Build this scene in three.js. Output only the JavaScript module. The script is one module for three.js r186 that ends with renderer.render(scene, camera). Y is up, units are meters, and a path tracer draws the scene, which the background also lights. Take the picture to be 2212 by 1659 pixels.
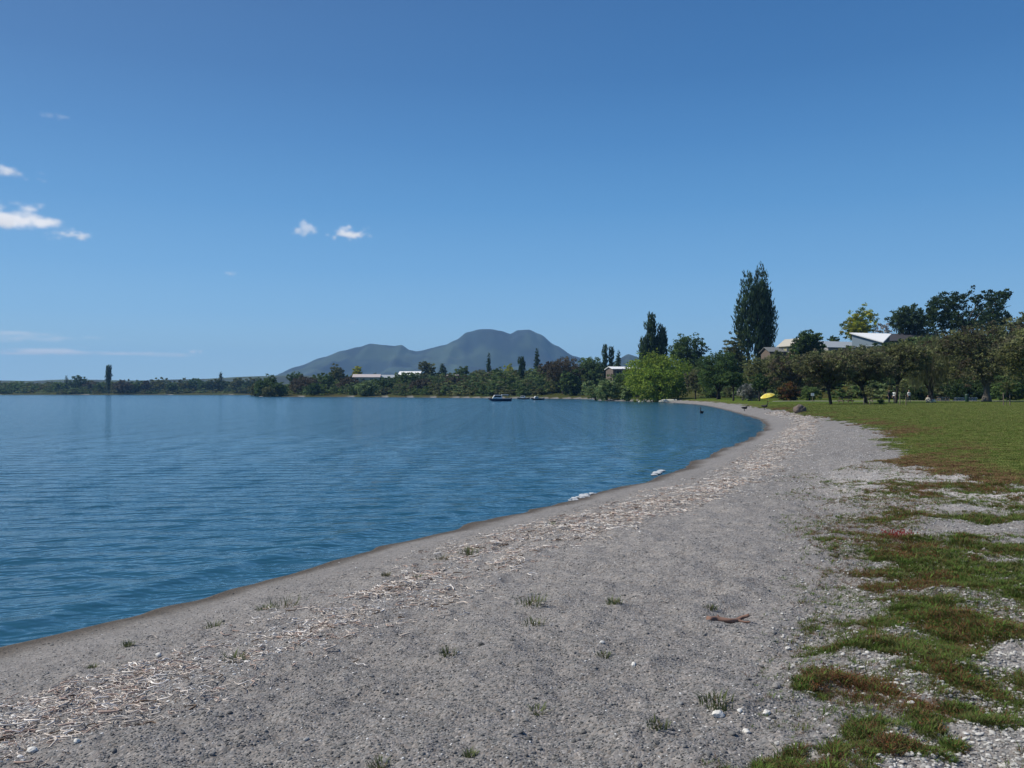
import * as THREE from 'three';
import { mergeGeometries } from 'three/addons/utils/BufferGeometryUtils.js';
import { MarchingCubes } from 'three/addons/objects/MarchingCubes.js';

// ---------------------------------------------------------------- camera, sky, sun, exposure
const EYE = 2.6;                                   // metres above the lake
const scene = new THREE.Scene();
const camera = new THREE.PerspectiveCamera(48, 4 / 3, 0.1, 20000);
camera.position.set(0, EYE, 0);
camera.lookAt(0, EYE + 0.0099 * 100, -100);
const renderer = new THREE.WebGLRenderer({ antialias: true });
renderer.setSize(1024, 768);
renderer.toneMapping = THREE.LinearToneMapping;
renderer.toneMappingExposure = 1.03;
renderer.shadowMap.enabled = true;

const SUN = new THREE.Vector3(-0.67, 0.74, -0.06).normalize();
const sun = new THREE.DirectionalLight(new THREE.Color(1.0, 0.94, 0.82), 5.0);
sun.position.copy(SUN).multiplyScalar(400);
sun.target.position.set(0, 0, 0);
sun.castShadow = true;
sun.shadow.radius = 1;
sun.shadow.mapSize.set(4096, 4096);
Object.assign(sun.shadow.camera, { left: -200, right: 200, top: 300, bottom: -300, near: 1, far: 1200 });
scene.add(sun, sun.target);
scene.fog = new THREE.FogExp2(new THREE.Color(0.27, 0.56, 1.0), 0.00010);

// ---------------------------------------------------------------- random numbers and noise
function rng(seed) { let a = seed >>> 0; return () => { a = (a + 0x6D2B79F5) | 0; let t = Math.imul(a ^ (a >>> 15), 1 | a); t = (t + Math.imul(t ^ (t >>> 7), 61 | t)) ^ t; return ((t ^ (t >>> 14)) >>> 0) / 4294967296; }; }
function hash2(ix, iy, seed) { let h = Math.imul(ix, 374761393) ^ Math.imul(iy, 668265263) ^ Math.imul(seed + 11, 2246822519); h = Math.imul(h ^ (h >>> 13), 1274126177); return ((h ^ (h >>> 16)) >>> 0) / 4294967296; }
function vnoise(x, y, seed = 0) {
  const ix = Math.floor(x), iy = Math.floor(y), fx = x - ix, fy = y - iy, u = fx * fx * (3 - 2 * fx), v = fy * fy * (3 - 2 * fy);
  const a = hash2(ix, iy, seed), b = hash2(ix + 1, iy, seed), c = hash2(ix, iy + 1, seed), d = hash2(ix + 1, iy + 1, seed);
  return a + (b - a) * u + (c - a) * v + (a - b - c + d) * u * v;
}
function fbm(x, y, oct = 4, seed = 0) { let s = 0, a = 0.5, n = 0; for (let i = 0; i < oct; i++) { s += a * vnoise(x, y, seed + i * 17); n += a; a *= 0.5; x *= 2.03; y *= 2.03; } return s / n; }
const clamp = (x, a = 0, b = 1) => Math.min(b, Math.max(a, x));
const smooth = (a, b, x) => { const t = clamp((x - a) / (b - a)); return t * t * (3 - 2 * t); };
const lerp = (a, b, t) => a + (b - a) * t;

// ---------------------------------------------------------------- the sky: air and a few fair-weather clouds
{
  const W = 4096, H = 2048, data = new Float32Array(W * H * 4);
  const RAD = Math.PI / 180;
  // [azimuth right of the view axis, elevation, half width, half height, opacity, wispiness] in degrees
  const clouds = [
    [-30.4, 12.4, 1.7, 0.42, 0.8, 0.45], [-30.3, 9.7, 2.4, 0.8, 1.0, 0.3], [-27.2, 9.2, 1.2, 0.34, 0.85, 0.45],
    [-13.3, 10.45, 0.95, 0.5, 0.55, 0.7], [-10.9, 10.2, 1.25, 0.46, 0.95, 0.4], [-18.1, 7.45, 0.45, 0.1, 0.3, 0.6], [-20.1, 2.55, 0.4, 0.13, 0.55, 0.5],
    [-28.6, 2.4, 5.0, 0.26, 0.7, 0.2], [-24.3, 2.33, 4.0, 0.14, 0.45, 0.4], [-29.2, 3.15, 3.6, 0.4, 0.4, 0.5], [-26.5, 3.2, 2.2, 0.1, 0.22, 0.7], [-28.0, 15.8, 0.6, 0.16, 0.2, 0.7], [-31.6, 5.5, 0.6, 0.14, 0.3, 0.6], [-10.5, 4.6, 0.3, 0.1, 0.14, 0.6],
  ];
  const rc = rng(5);
  for (let i = 0; i < 34; i++) { const az = 40 + rc() * 280; clouds.push([az > 180 ? az - 360 : az, 2 + rc() * rc() * 16, 0.6 + rc() * 2.4, 0.15 + rc() * 0.5, 0.3 + rc() * 0.7, 0.5]); }
  const ramp = [[0, 0.47, 0.70, 0.84], [2.5, 0.40, 0.655, 0.84], [5, 0.275, 0.535, 0.81], [8, 0.190, 0.435, 0.75], [12, 0.122, 0.335, 0.655], [16, 0.084, 0.255, 0.555], [20, 0.060, 0.195, 0.460], [26, 0.044, 0.150, 0.380], [40, 0.034, 0.120, 0.325], [90, 0.028, 0.098, 0.275]];
  const sunAz = Math.atan2(SUN.x, -SUN.z), sunUp = Math.asin(SUN.y);
  for (let row = 0; row < H; row++) {
    const el = ((row + 0.5) / H - 0.5) * 180;
    let k = 0; const e = Math.max(0, el); while (k < ramp.length - 2 && ramp[k + 1][0] < e) k++;
    const t = clamp((e - ramp[k][0]) / (ramp[k + 1][0] - ramp[k][0]));
    const base = [1, 2, 3].map((c) => lerp(ramp[k][c], ramp[k + 1][c], t));
    const near = clouds.filter((c) => Math.abs(el - c[1]) < c[3] * 3.2);
    for (let col = 0; col < W; col++) {
      const round = ((col + 0.5) / W - 0.5) * 2 * Math.PI;
      let az = round + Math.PI / 2; if (az > Math.PI) az -= 2 * Math.PI;   // 0 = the view axis, to the right positive
      const cosSun = Math.sin(el * RAD) * Math.sin(sunUp) + Math.cos(el * RAD) * Math.cos(sunUp) * Math.cos(az - sunAz);
      const g = 0.86 + 0.19 * (0.5 + 0.5 * cosSun) + 0.9 * Math.pow(clamp(cosSun), 24);
      const whiter = 0.13 * smooth(0.1, 0.9, cosSun);
      let r = base[0] * g + whiter * 0.32, gg = base[1] * g + whiter * 0.26, b = base[2] * g + whiter * 0.12;
      if (near.length) {
        const azd = az / RAD;
        let al = 0, bright = 0;
        for (const c of near) {
          let da = azd - c[0]; if (da > 180) da -= 360; if (da < -180) da += 360;
          if (Math.abs(da) > c[2] * 2.4) continue;
          const u = da / c[2], v = (el - c[1]) / c[3];
          const n = fbm(u * 2.6 + c[0] * 7, v * 1.7 + c[1] * 5, 5, 3), n2 = fbm(u * 1.1 + c[0] * 3, v * 0.9 + c[1], 3, 9);
          const flat = v < 0 ? v * 1.35 : v * 0.95;                                       // flatter underneath
          const d = 1 - Math.sqrt(u * u + flat * flat) + (n - 0.5) * (1.5 + c[5]) + (n2 - 0.5) * 0.9;
          const m = smooth(0.0, 0.75 + c[5] * 0.5, d) * c[4];
          al = al + m * (1 - al);
          bright = Math.max(bright, 0.80 + 0.12 * clamp(v + 0.4) + 0.1 * (n - 0.5));
        }
        if (al > 0) { r = lerp(r, bright * 0.97, al); gg = lerp(gg, bright * 0.985, al); b = lerp(b, bright * 1.03, al); }
      }
      const o = (row * W + col) * 4;
      data[o] = r; data[o + 1] = gg; data[o + 2] = b; data[o + 3] = 1;
    }
  }
  const sky = new THREE.DataTexture(data, W, H, THREE.RGBAFormat, THREE.FloatType);
  sky.mapping = THREE.EquirectangularReflectionMapping;
  sky.magFilter = THREE.LinearFilter;
  sky.needsUpdate = true;
  scene.background = sky;
  scene.environment = sky;
}

// ---------------------------------------------------------------- helpers for naming and building
const taken = new Map();
function numbered(name) { const n = taken.get(name) ?? 0; taken.set(name, n + 1); return n ? `${name}_${String(n).padStart(3, '0')}` : name; }
function tag(o, label, category, group, kind) {
  if (label) o.userData.label = label;
  if (category) o.userData.category = category;
  if (group) o.userData.group = group;
  if (kind) o.userData.kind = kind;
  return o;
}
function mesh(name, geometry, material, parent) {
  const m = new THREE.Mesh(geometry, material);
  m.castShadow = m.receiveShadow = true;
  m.name = parent ? name : numbered(name);
  (parent ?? scene).add(m);
  return m;
}
function thing(name, label, category, pos, turn = 0, group) {
  const g = new THREE.Group();
  g.name = numbered(name);
  g.position.set(...pos); g.rotation.y = turn;
  tag(g, label, category, group);
  scene.add(g);
  return g;
}
const lin = (r, g, b) => new THREE.Color().setRGB(r, g, b);
function mat(r, g, b, roughness = 0.9, extra = {}) { return new THREE.MeshStandardMaterial({ color: lin(r, g, b), roughness, metalness: 0, ...extra }); }
const box = (w, h, d, x = 0, y = 0, z = 0) => new THREE.BoxGeometry(w, h, d).translate(x, y, z);
// a point of the photograph (2212 pixels wide) at a distance in front of the camera
const K = 5.370e-4, CX = 1106, HY = 848;
const X = (dx, z) => (dx - CX) * K * z;
const Y = (dy, z) => EYE - (dy - HY) * K * z;
const onGround = (dx, dy, h = 1.05) => { const z = (EYE - h) / ((dy - HY) * K); return [X(dx, z), -z]; };
const nth = ['first', 'second', 'third', 'fourth', 'fifth', 'sixth', 'seventh', 'eighth', 'ninth', 'tenth', 'eleventh', 'twelfth', 'thirteenth', 'fourteenth', 'fifteenth', 'sixteenth', 'seventeenth', 'eighteenth', 'nineteenth', 'twentieth', 'twenty-first', 'twenty-second', 'twenty-third', 'twenty-fourth', 'twenty-fifth', 'twenty-sixth', 'twenty-seventh', 'twenty-eighth', 'twenty-ninth', 'thirtieth'];

// ---------------------------------------------------------------- the lie of the land
const shoreKnots = [[-60, 60], [-22, 14], [-9.5, -1.0], [-6.6, -6], [-5.1, -8.65], [-4.48, -9.74], [-3.74, -11.5], [-2.88, -13.2], [-2.07, -15.04], [-0.94, -16.8], [0.45, -19.2], [2.3, -22.3], [5.2, -28.1], [9.1, -38.1], [13.8, -49.9], [18.4, -62.9], [23.1, -80.6], [27.3, -103], [33.9, -142], [39.2, -180], [40.5, -222], [38.5, -250], [29, -272], [30, -340], [12.8, -373], [-12, -400], [-80, -487], [-150, -530], [-176, -600], [-250, -860], [-300, -930], [-580, -960], [-900, -930]];
const shore = new THREE.CatmullRomCurve3(shoreKnots.map(([x, z]) => new THREE.Vector3(x, 0, z)), false, 'centripetal').getPoints(150).map((p) => [p.x, p.z]);
shore.push([-2600, -600], [-2600, 900], [-60, 900]);
function polyDistance(p, x, z, closed) {
  let best = 1e18, inside = false;
  const n = p.length, m = closed ? n : n - 1;
  for (let i = 0; i < m; i++) {
    const a = p[i], b = p[i + 1 === n ? 0 : i + 1], ex = b[0] - a[0], ez = b[1] - a[1], wx = x - a[0], wz = z - a[1];
    let t = (wx * ex + wz * ez) / (ex * ex + ez * ez); t = t < 0 ? 0 : t > 1 ? 1 : t;
    const dx = wx - ex * t, dz = wz - ez * t, d = dx * dx + dz * dz;
    if (d < best) best = d;
    if (closed && (a[1] > z) !== (b[1] > z) && x < ((b[0] - a[0]) * (z - a[1])) / (b[1] - a[1]) + a[0]) inside = !inside;
  }
  best = Math.sqrt(best);
  return inside ? -best : best;
}
const shoreDistance = (x, z) => polyDistance(shore, x, z, true);             // metres from the water's edge, positive on land
const lowland = [[-70, 900], [400, 900], [400, 60], [200, -60], [150, -105], [112, -140], [84, -172], [66, -205], [57, -240], [53, -275], [48, -305], [38, -345], [22, -385], [-8, -415], [-78, -502], [-160, -560], [-290, -985], [-580, -1010], [-1000, -980], [-2700, -700], [-2700, 900]];
const lawnEdge = [[60, 2], [30, -8], [14, -12.2], [8.9, -15.2], [8.95, -18], [9.6, -21], [12.2, -27], [17.06, -40], [21, -52.5], [24.1, -65.6], [26.8, -78], [30.2, -95], [34.5, -122], [39.5, -150], [44, -190], [45, -240], [300, -240], [400, -100], [400, 60], [150, 60]];
const lawnDistance = (x, z) => -polyDistance(lawnEdge, x, z, true);          // positive on the lawn
const profile = [[-200, -30], [-60, -14], [-20, -4.2], [-6, -1.0], [-2, -0.27], [-0.6, -0.075], [0, 0], [0.8, 0.1], [1.8, 0.28], [2.8, 0.47], [4.2, 0.63], [6, 0.81], [8.4, 1.0], [12, 1.08], [30, 1.22], [60, 1.3], [1e6, 1.3]];
function along(p, s) { let i = 0; while (i < p.length - 2 && p[i + 1][0] < s) i++; const t = clamp((s - p[i][0]) / (p[i + 1][0] - p[i][0])); return lerp(p[i][1], p[i + 1][1], t); }
function land(x, z) {
  const r2 = x * x + z * z; let s = shoreDistance(x, z);
  if (r2 < 12000 && s > -3 && s < 3) s += (1 - Math.abs(s) / 3) * ((fbm(x * 0.55, z * 0.55, 3, 101) - 0.5) * 0.75 + (vnoise(x * 2.6, z * 2.6, 103) - 0.5) * 0.10);   // the ragged reach of the swash
  let h = along(profile, s), bank = 0;
  if (s > 1) {
    bank = polyDistance(lowland, x, z, true);
    if (bank > 0) {
      const top = z < -480 ? 9 : lerp(13.2, 10, smooth(-300, -430, z));
      h += (top - 1.3) * smooth(0, z < -480 ? 60 : 46, bank) + smooth(30, 400, bank) * (fbm(x * 0.008, z * 0.008, 4, 2) - 0.35) * 6;
    }
  }
  return { s, h, bank, r2 };
}
function relief(x, z, s, onLawn) {                                           // footprints, hollows and small heaps in the shingle
  if (s < -0.2) return 0;
  const k = smooth(0.5, 2.0, s) * (onLawn ? 0.5 : 1);
  return k * ((fbm(x * 0.45, z * 0.45, 2, 31) - 0.5) * 0.11 + (fbm(x * 1.3, z * 1.3, 2, 43) - 0.5) * 0.06 + (fbm(x * 3.4, z * 3.4, 3, 41) - 0.5) * 0.11 + (vnoise(x * 11, z * 11, 51) - 0.5) * 0.014) + smooth(0.15, 0.6, s) * (vnoise(x * 26, z * 26, 57) - 0.5) * 0.006;
}
function groundAt(x, z) { const g = land(x, z); return g.h + (g.r2 < 90 * 90 ? relief(x, z, g.s, lawnDistance(x, z) > 0) : 0); }

// ---------------------------------------------------------------- procedural textures
function dataTexture(n, f, srgb) {
  const d = new Uint8Array(n * n * 4);
  for (let y = 0; y < n; y++) for (let x = 0; x < n; x++) { const c = f(x, y), o = (y * n + x) * 4; d[o] = clamp(c[0]) * 255; d[o + 1] = clamp(c[1]) * 255; d[o + 2] = clamp(c[2]) * 255; d[o + 3] = 255; }
  const t = new THREE.DataTexture(d, n, n, THREE.RGBAFormat);
  t.wrapS = t.wrapT = THREE.RepeatWrapping; t.magFilter = THREE.LinearFilter;
  if (srgb) t.colorSpace = THREE.SRGBColorSpace;
  t.needsUpdate = true;
  return t;
}
function tnoise(x, y, period, seed) {                                          // value noise that repeats after `period` cells
  const ix = Math.floor(x), iy = Math.floor(y), fx = x - ix, fy = y - iy, u = fx * fx * (3 - 2 * fx), v = fy * fy * (3 - 2 * fy), m = (i) => ((i % period) + period) % period;
  const a = hash2(m(ix), m(iy), seed), b = hash2(m(ix + 1), m(iy), seed), c = hash2(m(ix), m(iy + 1), seed), d = hash2(m(ix + 1), m(iy + 1), seed);
  return a + (b - a) * u + (c - a) * v + (a - b - c + d) * u * v;
}
function cells(n, count, seed) {                                               // grains: nearest-point pattern, tiled; returns [distance, tone]
  const out = new Float32Array(n * n * 2), g = count;
  for (let y = 0; y < n; y++) for (let x = 0; x < n; x++) {
    const px = (x / n) * g, py = (y / n) * g, ix = Math.floor(px), iy = Math.floor(py);
    let best = 9, tone = 0;
    for (let j = -1; j <= 1; j++) for (let i = -1; i <= 1; i++) {
      const cx = (ix + i + g) % g, cy = (iy + j + g) % g, dx = ix + i + hash2(cx, cy, seed) - px, dy = iy + j + hash2(cx, cy, seed + 1) - py, d = dx * dx + dy * dy;
      if (d < best) { best = d; tone = hash2(cx, cy, seed + 2); }
    }
    out[(y * n + x) * 2] = Math.sqrt(best); out[(y * n + x) * 2 + 1] = tone;
  }
  return out;
}
const grains = cells(1024, 110, 71), coarse = cells(1024, 34, 81);
const gravelMap = dataTexture(1024, (x, y) => {
  const k = (y * 1024 + x) * 2, t = grains[k + 1], u = coarse[k + 1], m = tnoise(x / 64, y / 64, 16, 7);
  let v = 0.62 + (t - 0.5) * 0.42 + (u - 0.5) * 0.12 + (m - 0.5) * 0.10;
  if (t > 0.965) v = 0.98; if (t < 0.05) v = 0.3;
  const warm = (hash2(Math.floor(t * 997), 3, 4) - 0.5) * 0.06;
  return [v + warm, v, v - warm * 0.8];
});
const gravelBump = dataTexture(1024, (x, y) => { const k = (y * 1024 + x) * 2, v = clamp(1 - grains[k] * 1.1) * (0.4 + 0.6 * grains[k + 1]) * 0.6 + clamp(1 - coarse[k] * 1.3) * 0.25 * coarse[k + 1] + tnoise(x / 128, y / 128, 8, 17) * 0.15; return [v, v, v]; });
const turfMap = dataTexture(1024, (x, y) => {
  const a = tnoise(x / 4, y / 4, 256, 5), b = tnoise(x / 16, y / 16, 64, 6), c = tnoise(x / 80, y / 128, 8, 8), d = tnoise(x / 2, y / 2, 512, 12);
  const v = 0.55 + (a - 0.5) * 0.35 + (b - 0.5) * 0.25 + (d - 0.5) * 0.3, dry = smooth(0.55, 0.9, c * 0.4 + b * 0.6);
  return [v * (0.92 + 0.3 * dry), v, v * (0.9 - 0.1 * dry)];
});
const turfBump = dataTexture(1024, (x, y) => { const v = tnoise(x / 3, y / 3, 1024 / 2, 5) * 0.5 + tnoise(x / 16, y / 16, 64, 6) * 0.5; return [v, v, v]; });

// ---------------------------------------------------------------- ground: lake bed, beach, lawn, hillside in one continuous sheet
{
  const angles = [];
  const wide = 37, N = 540;
  for (let i = 0; i <= N; i++) angles.push((-wide + (2 * wide * i) / N) * Math.PI / 180);
  const rest = 72;
  for (let i = 1; i <= rest; i++) angles.push((wide + ((360 - 2 * wide) * i) / rest) * Math.PI / 180);   // the last one equals the first
  const radii = [0.4, 1, 1.6, 2.2];
  let r = 2.6; while (r < 70) { radii.push(r); r *= 1.0056; }
  while (r < 420) { radii.push(r); r *= 1.018; }
  while (r < 7600) { radii.push(r); r *= 1.045; }
  const A = angles.length, R = radii.length, pos = new Float32Array(A * R * 3), uv = new Float32Array(A * R * 2), col = new Float32Array(A * R * 3), zone = new Uint8Array(A * R);
  for (let j = 0; j < R; j++) for (let i = 0; i < A; i++) {
    const ii = i === A - 1 ? 0 : i, x = Math.sin(angles[ii]) * radii[j], z = -Math.cos(angles[ii]) * radii[j], k = j * A + i;
    const g = land(x, z), ld = radii[j] < 400 ? lawnDistance(x, z) : -1;
    const y = g.h + (radii[j] < 90 ? relief(x, z, g.s, ld > 0) : 0);
    pos.set([x, y, z], k * 3); uv.set([x, z], k * 2);
    const edge = ld + (fbm(x * 0.9, z * 0.9, 3, 61) - 0.5) * 2.4;
    const m = fbm(x * 0.35, z * 0.35, 3, 91), m2 = fbm(x * 0.06, z * 0.06, 3, 92);
    let c;
    if (g.s < 0.02) { zone[k] = 0; const w = fbm(x * 0.5, z * 0.5, 3, 95); c = [0.15 + 0.05 * w, 0.125 + 0.04 * w, 0.10 + 0.03 * w]; }
    else if (g.bank > 2 || (g.s > 3.2 && z < -236)) { zone[k] = 3; c = [0.075 + 0.05 * m2, 0.085 + 0.035 * m, 0.032]; }
    else if (edge > 0 && g.s > 1) {
      zone[k] = 2; const brown = smooth(2.6, 0.2, edge) * smooth(0.42, 0.62, m) * 0.9;
      c = [lerp(0.170 + 0.06 * (m2 - 0.5), 0.21, brown), lerp(0.230 + 0.04 * (m - 0.5), 0.15, brown), lerp(0.045, 0.075, brown)];
    } else {
      zone[k] = 1; const wet = smooth(0.62 + 0.7 * (m - 0.5), 0.08, g.s), wr = smooth(0.9, 0.2, g.s);
      const pale = smooth(0.1, 1.5, x + 0.31 * z) * smooth(-5.5, -2.0, ld) * smooth(24, 12, -z) * 0.27, v = 0.298 + (m - 0.5) * 0.06 + (m2 - 0.5) * 0.04 + pale;
      c = [v * 1.04, v * 0.97, v * 0.925];
      c = [lerp(c[0], 0.285, wr * 0.6), lerp(c[1], 0.262, wr * 0.6), lerp(c[2], 0.235, wr * 0.6)];
      c = c.map((q, n) => lerp(q, [0.10, 0.078, 0.058][n], wet));
    }
    col.set(c, k * 3);
  }
  const idx = [[], [], [], []];
  for (let j = 0; j < R - 1; j++) for (let i = 0; i < A - 1; i++) {
    const a = j * A + i, b = a + 1, c = a + A, d = c + 1, put = (p, q, s) => idx[Math.max(zone[p], zone[q], zone[s])].push(p, q, s);
    put(a, b, c); put(b, d, c);
  }
  const full = new THREE.BufferGeometry();
  full.setAttribute('position', new THREE.BufferAttribute(pos, 3));
  full.setIndex(idx.flat());
  full.computeVertexNormals();
  const nor = full.getAttribute('normal').array;
  const flipped = nor[1] < 0;
  function sheet(list, scale) {
    const map = new Map(), P = [], Q = [], U = [], C = [], I = [];
    for (const v of list) {
      let n = map.get(v);
      if (n === undefined) { n = map.size; map.set(v, n); for (let q = 0; q < 3; q++) { P.push(pos[v * 3 + q]); Q.push(flipped ? -nor[v * 3 + q] : nor[v * 3 + q]); C.push(col[v * 3 + q]); } U.push(uv[v * 2] / scale, uv[v * 2 + 1] / scale); }
      I.push(n);
    }
    if (flipped) for (let n = 0; n < I.length; n += 3) [I[n + 1], I[n + 2]] = [I[n + 2], I[n + 1]];
    const g = new THREE.BufferGeometry();
    g.setAttribute('position', new THREE.Float32BufferAttribute(P, 3)); g.setAttribute('normal', new THREE.Float32BufferAttribute(Q, 3));
    g.setAttribute('uv', new THREE.Float32BufferAttribute(U, 2)); g.setAttribute('color', new THREE.Float32BufferAttribute(C, 3));
    g.setIndex(I);
    return g;
  }
  const shingle = new THREE.MeshStandardMaterial({ vertexColors: true, map: gravelMap, bumpMap: gravelBump, bumpScale: 0.012, roughness: 0.95 });
  const turf = new THREE.MeshPhysicalMaterial({ vertexColors: true, map: turfMap, bumpMap: turfBump, bumpScale: 0.05, roughness: 1, specularIntensity: 0.08 });
  tag(mesh('lake_bed', sheet(idx[0], 1.7), shingle), 'sandy lake bed sloping away under the shallows', 'lake bed', null, 'structure');
  tag(mesh('beach', sheet(idx[1], 1.7), shingle), 'grey shingle beach curving along the lake', 'beach', null, 'structure');
  tag(mesh('lawn', sheet(idx[2], 2.3), turf), 'mown lakeside lawn behind the shingle beach', 'lawn', null, 'structure');
  tag(mesh('hillside', sheet(idx[3], 9), turf), 'grassy bank and hillside behind the shore', 'hillside', null, 'structure');
}
console.log('ground');

// ---------------------------------------------------------------- the lake: a sheet of real ripples over the bed
const waves = [];
{
  const rw = rng(77);
  for (let i = 0; i < 46; i++) {
    const L = 0.11 * Math.pow(10, Math.pow(rw(), 1.2)), dir = 0.28 + (rw() + rw() - 1) * 1.0, k = (2 * Math.PI) / L;
    waves.push({ kx: Math.sin(dir) * k, kz: Math.cos(dir) * k, L, a: 0.0058 * L * (0.5 + rw()) * (L > 0.8 ? 0.6 : 1), p: rw() * 6.283 });
  }
}
function ripple(x, z, cell, s) {
  let y = 0;
  const patch = 0.55 + 0.9 * vnoise(x * 0.05 + z * 0.012, z * 0.10, 5);
  for (const w of waves) { const f = clamp(w.L / cell / 3 - 0.6); if (f > 0) y += f * w.a * Math.sin(w.kx * x + w.kz * z + w.p + 1.4 * Math.sin(0.7 * x + 0.4 * z + w.p)); }
  y *= patch * smooth(-0.15, -2.2, s);
  if (s > -3 && cell < 0.6) {                                                    // the low swell that runs up the shingle
    const n = vnoise(x * 0.11, z * 0.11, 14), c = -0.95 + (vnoise(x * 0.35, z * 0.35, 15) - 0.5) * 0.5, u = (s - c) / (s > c ? 0.2 : 0.42);
    y += 0.05 * smooth(0.25, 0.6, n) * Math.exp(-u * u) + 0.02 * Math.exp(-Math.pow((s + 2.4) / 0.5, 2)) * n;
  }
  return y;
}
{
  const pos = [], uv = [], idx = [], half = 40, N = 470, radii = [];
  let r = 6.2; while (r < 60) { radii.push(r); r *= 1.0062; } while (r < 300) { radii.push(r); r *= 1.014; } while (r < 1300) { radii.push(r); r *= 1.05; }
  for (const q of radii) for (let i = 0; i <= N; i++) {
    const a = (-half + (2 * half * i) / N) * Math.PI / 180, x = Math.sin(a) * q, z = -Math.cos(a) * q;
    const s = q < 130 ? shoreDistance(x, z) : -50;
    pos.push(x, s > 0.4 ? -0.02 : ripple(x, z, q * 0.0062, s), z); uv.push(x / 4.1, z / 4.1);
  }
  for (let j = 0; j < radii.length - 1; j++) for (let i = 0; i < N; i++) { const a = j * (N + 1) + i, b = a + 1, c = a + N + 1, d = c + 1; idx.push(a, b, c, b, d, c); }
  // the rest of the lake, beside and behind the view
  const last = radii[radii.length - 1], base = pos.length / 3, M = 40;
  for (let j = 0; j < 2; j++) for (let i = 0; i <= M; i++) { const a = (half + (280 * i) / M) * Math.PI / 180, q = j ? last : 6.2; pos.push(Math.sin(a) * q, 0, -Math.cos(a) * q); uv.push(Math.sin(a) * q / 4.1, -Math.cos(a) * q / 4.1); }
  for (let i = 0; i < M; i++) { const a = base + i, b = a + 1, c = a + M + 1, d = c + 1; idx.push(a, b, c, b, d, c); }
  const g = new THREE.BufferGeometry();
  g.setAttribute('position', new THREE.Float32BufferAttribute(pos, 3)); g.setAttribute('uv', new THREE.Float32BufferAttribute(uv, 2)); g.setIndex(idx);
  g.computeVertexNormals();
  if (g.getAttribute('normal').array[1] < 0) { for (let n = 0; n < idx.length; n += 3) [idx[n + 1], idx[n + 2]] = [idx[n + 2], idx[n + 1]]; g.setIndex(idx); g.computeVertexNormals(); }
  const rb = rng(8), comps = [];
  for (let i = 0; i < 60; i++) { const n = 4 + Math.floor(Math.pow(rb(), 1.4) * 40), d = 0.28 + (rb() + rb() - 1) * 0.9; comps.push([Math.round(Math.sin(d) * n), Math.round(Math.cos(d) * n), 1 / n, rb() * 6.283]); }
  const T = 512, hgt = new Float32Array(T * T); let top = 0;
  for (let y = 0; y < T; y++) for (let x = 0; x < T; x++) { let v = 0; for (const [a, b, m, p] of comps) v += m * Math.sin(((a * x + b * y) / T) * 6.28318 + p); hgt[y * T + x] = v; top = Math.max(top, Math.abs(v)); }
  let rms = 0; const at = (x, y) => hgt[((y + T) % T) * T + ((x + T) % T)], slope = (x, y) => [at(x + 1, y) - at(x - 1, y), at(x, y + 1) - at(x, y - 1)];
  for (let y = 0; y < T; y += 4) for (let x = 0; x < T; x += 4) { const s = slope(x, y); rms += (s[0] * s[0] + s[1] * s[1]) / (T * T / 16); }
  const steep = 0.17 / Math.sqrt(rms);                                           // mean slope of the small ripples
  const ripples = dataTexture(T, (x, y) => { const s = slope(x, y), nx = -s[0] * steep, ny = -s[1] * steep, l = Math.hypot(nx, ny, 1); return [0.5 + 0.5 * nx / l, 0.5 + 0.5 * ny / l, 0.5 + 0.5 / l]; });
  const water = new THREE.MeshPhysicalMaterial({ color: lin(0.036, 0.16, 0.26), roughness: 0.12, ior: 1.33, transmission: 0.5, thickness: 1, attenuationColor: lin(0.25, 0.62, 0.74), attenuationDistance: 1.5, normalMap: ripples });
  tag(mesh('lake', g, water), 'blue rippled lake water filling the bay', 'lake', null, 'structure');
}
console.log('lake');

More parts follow.
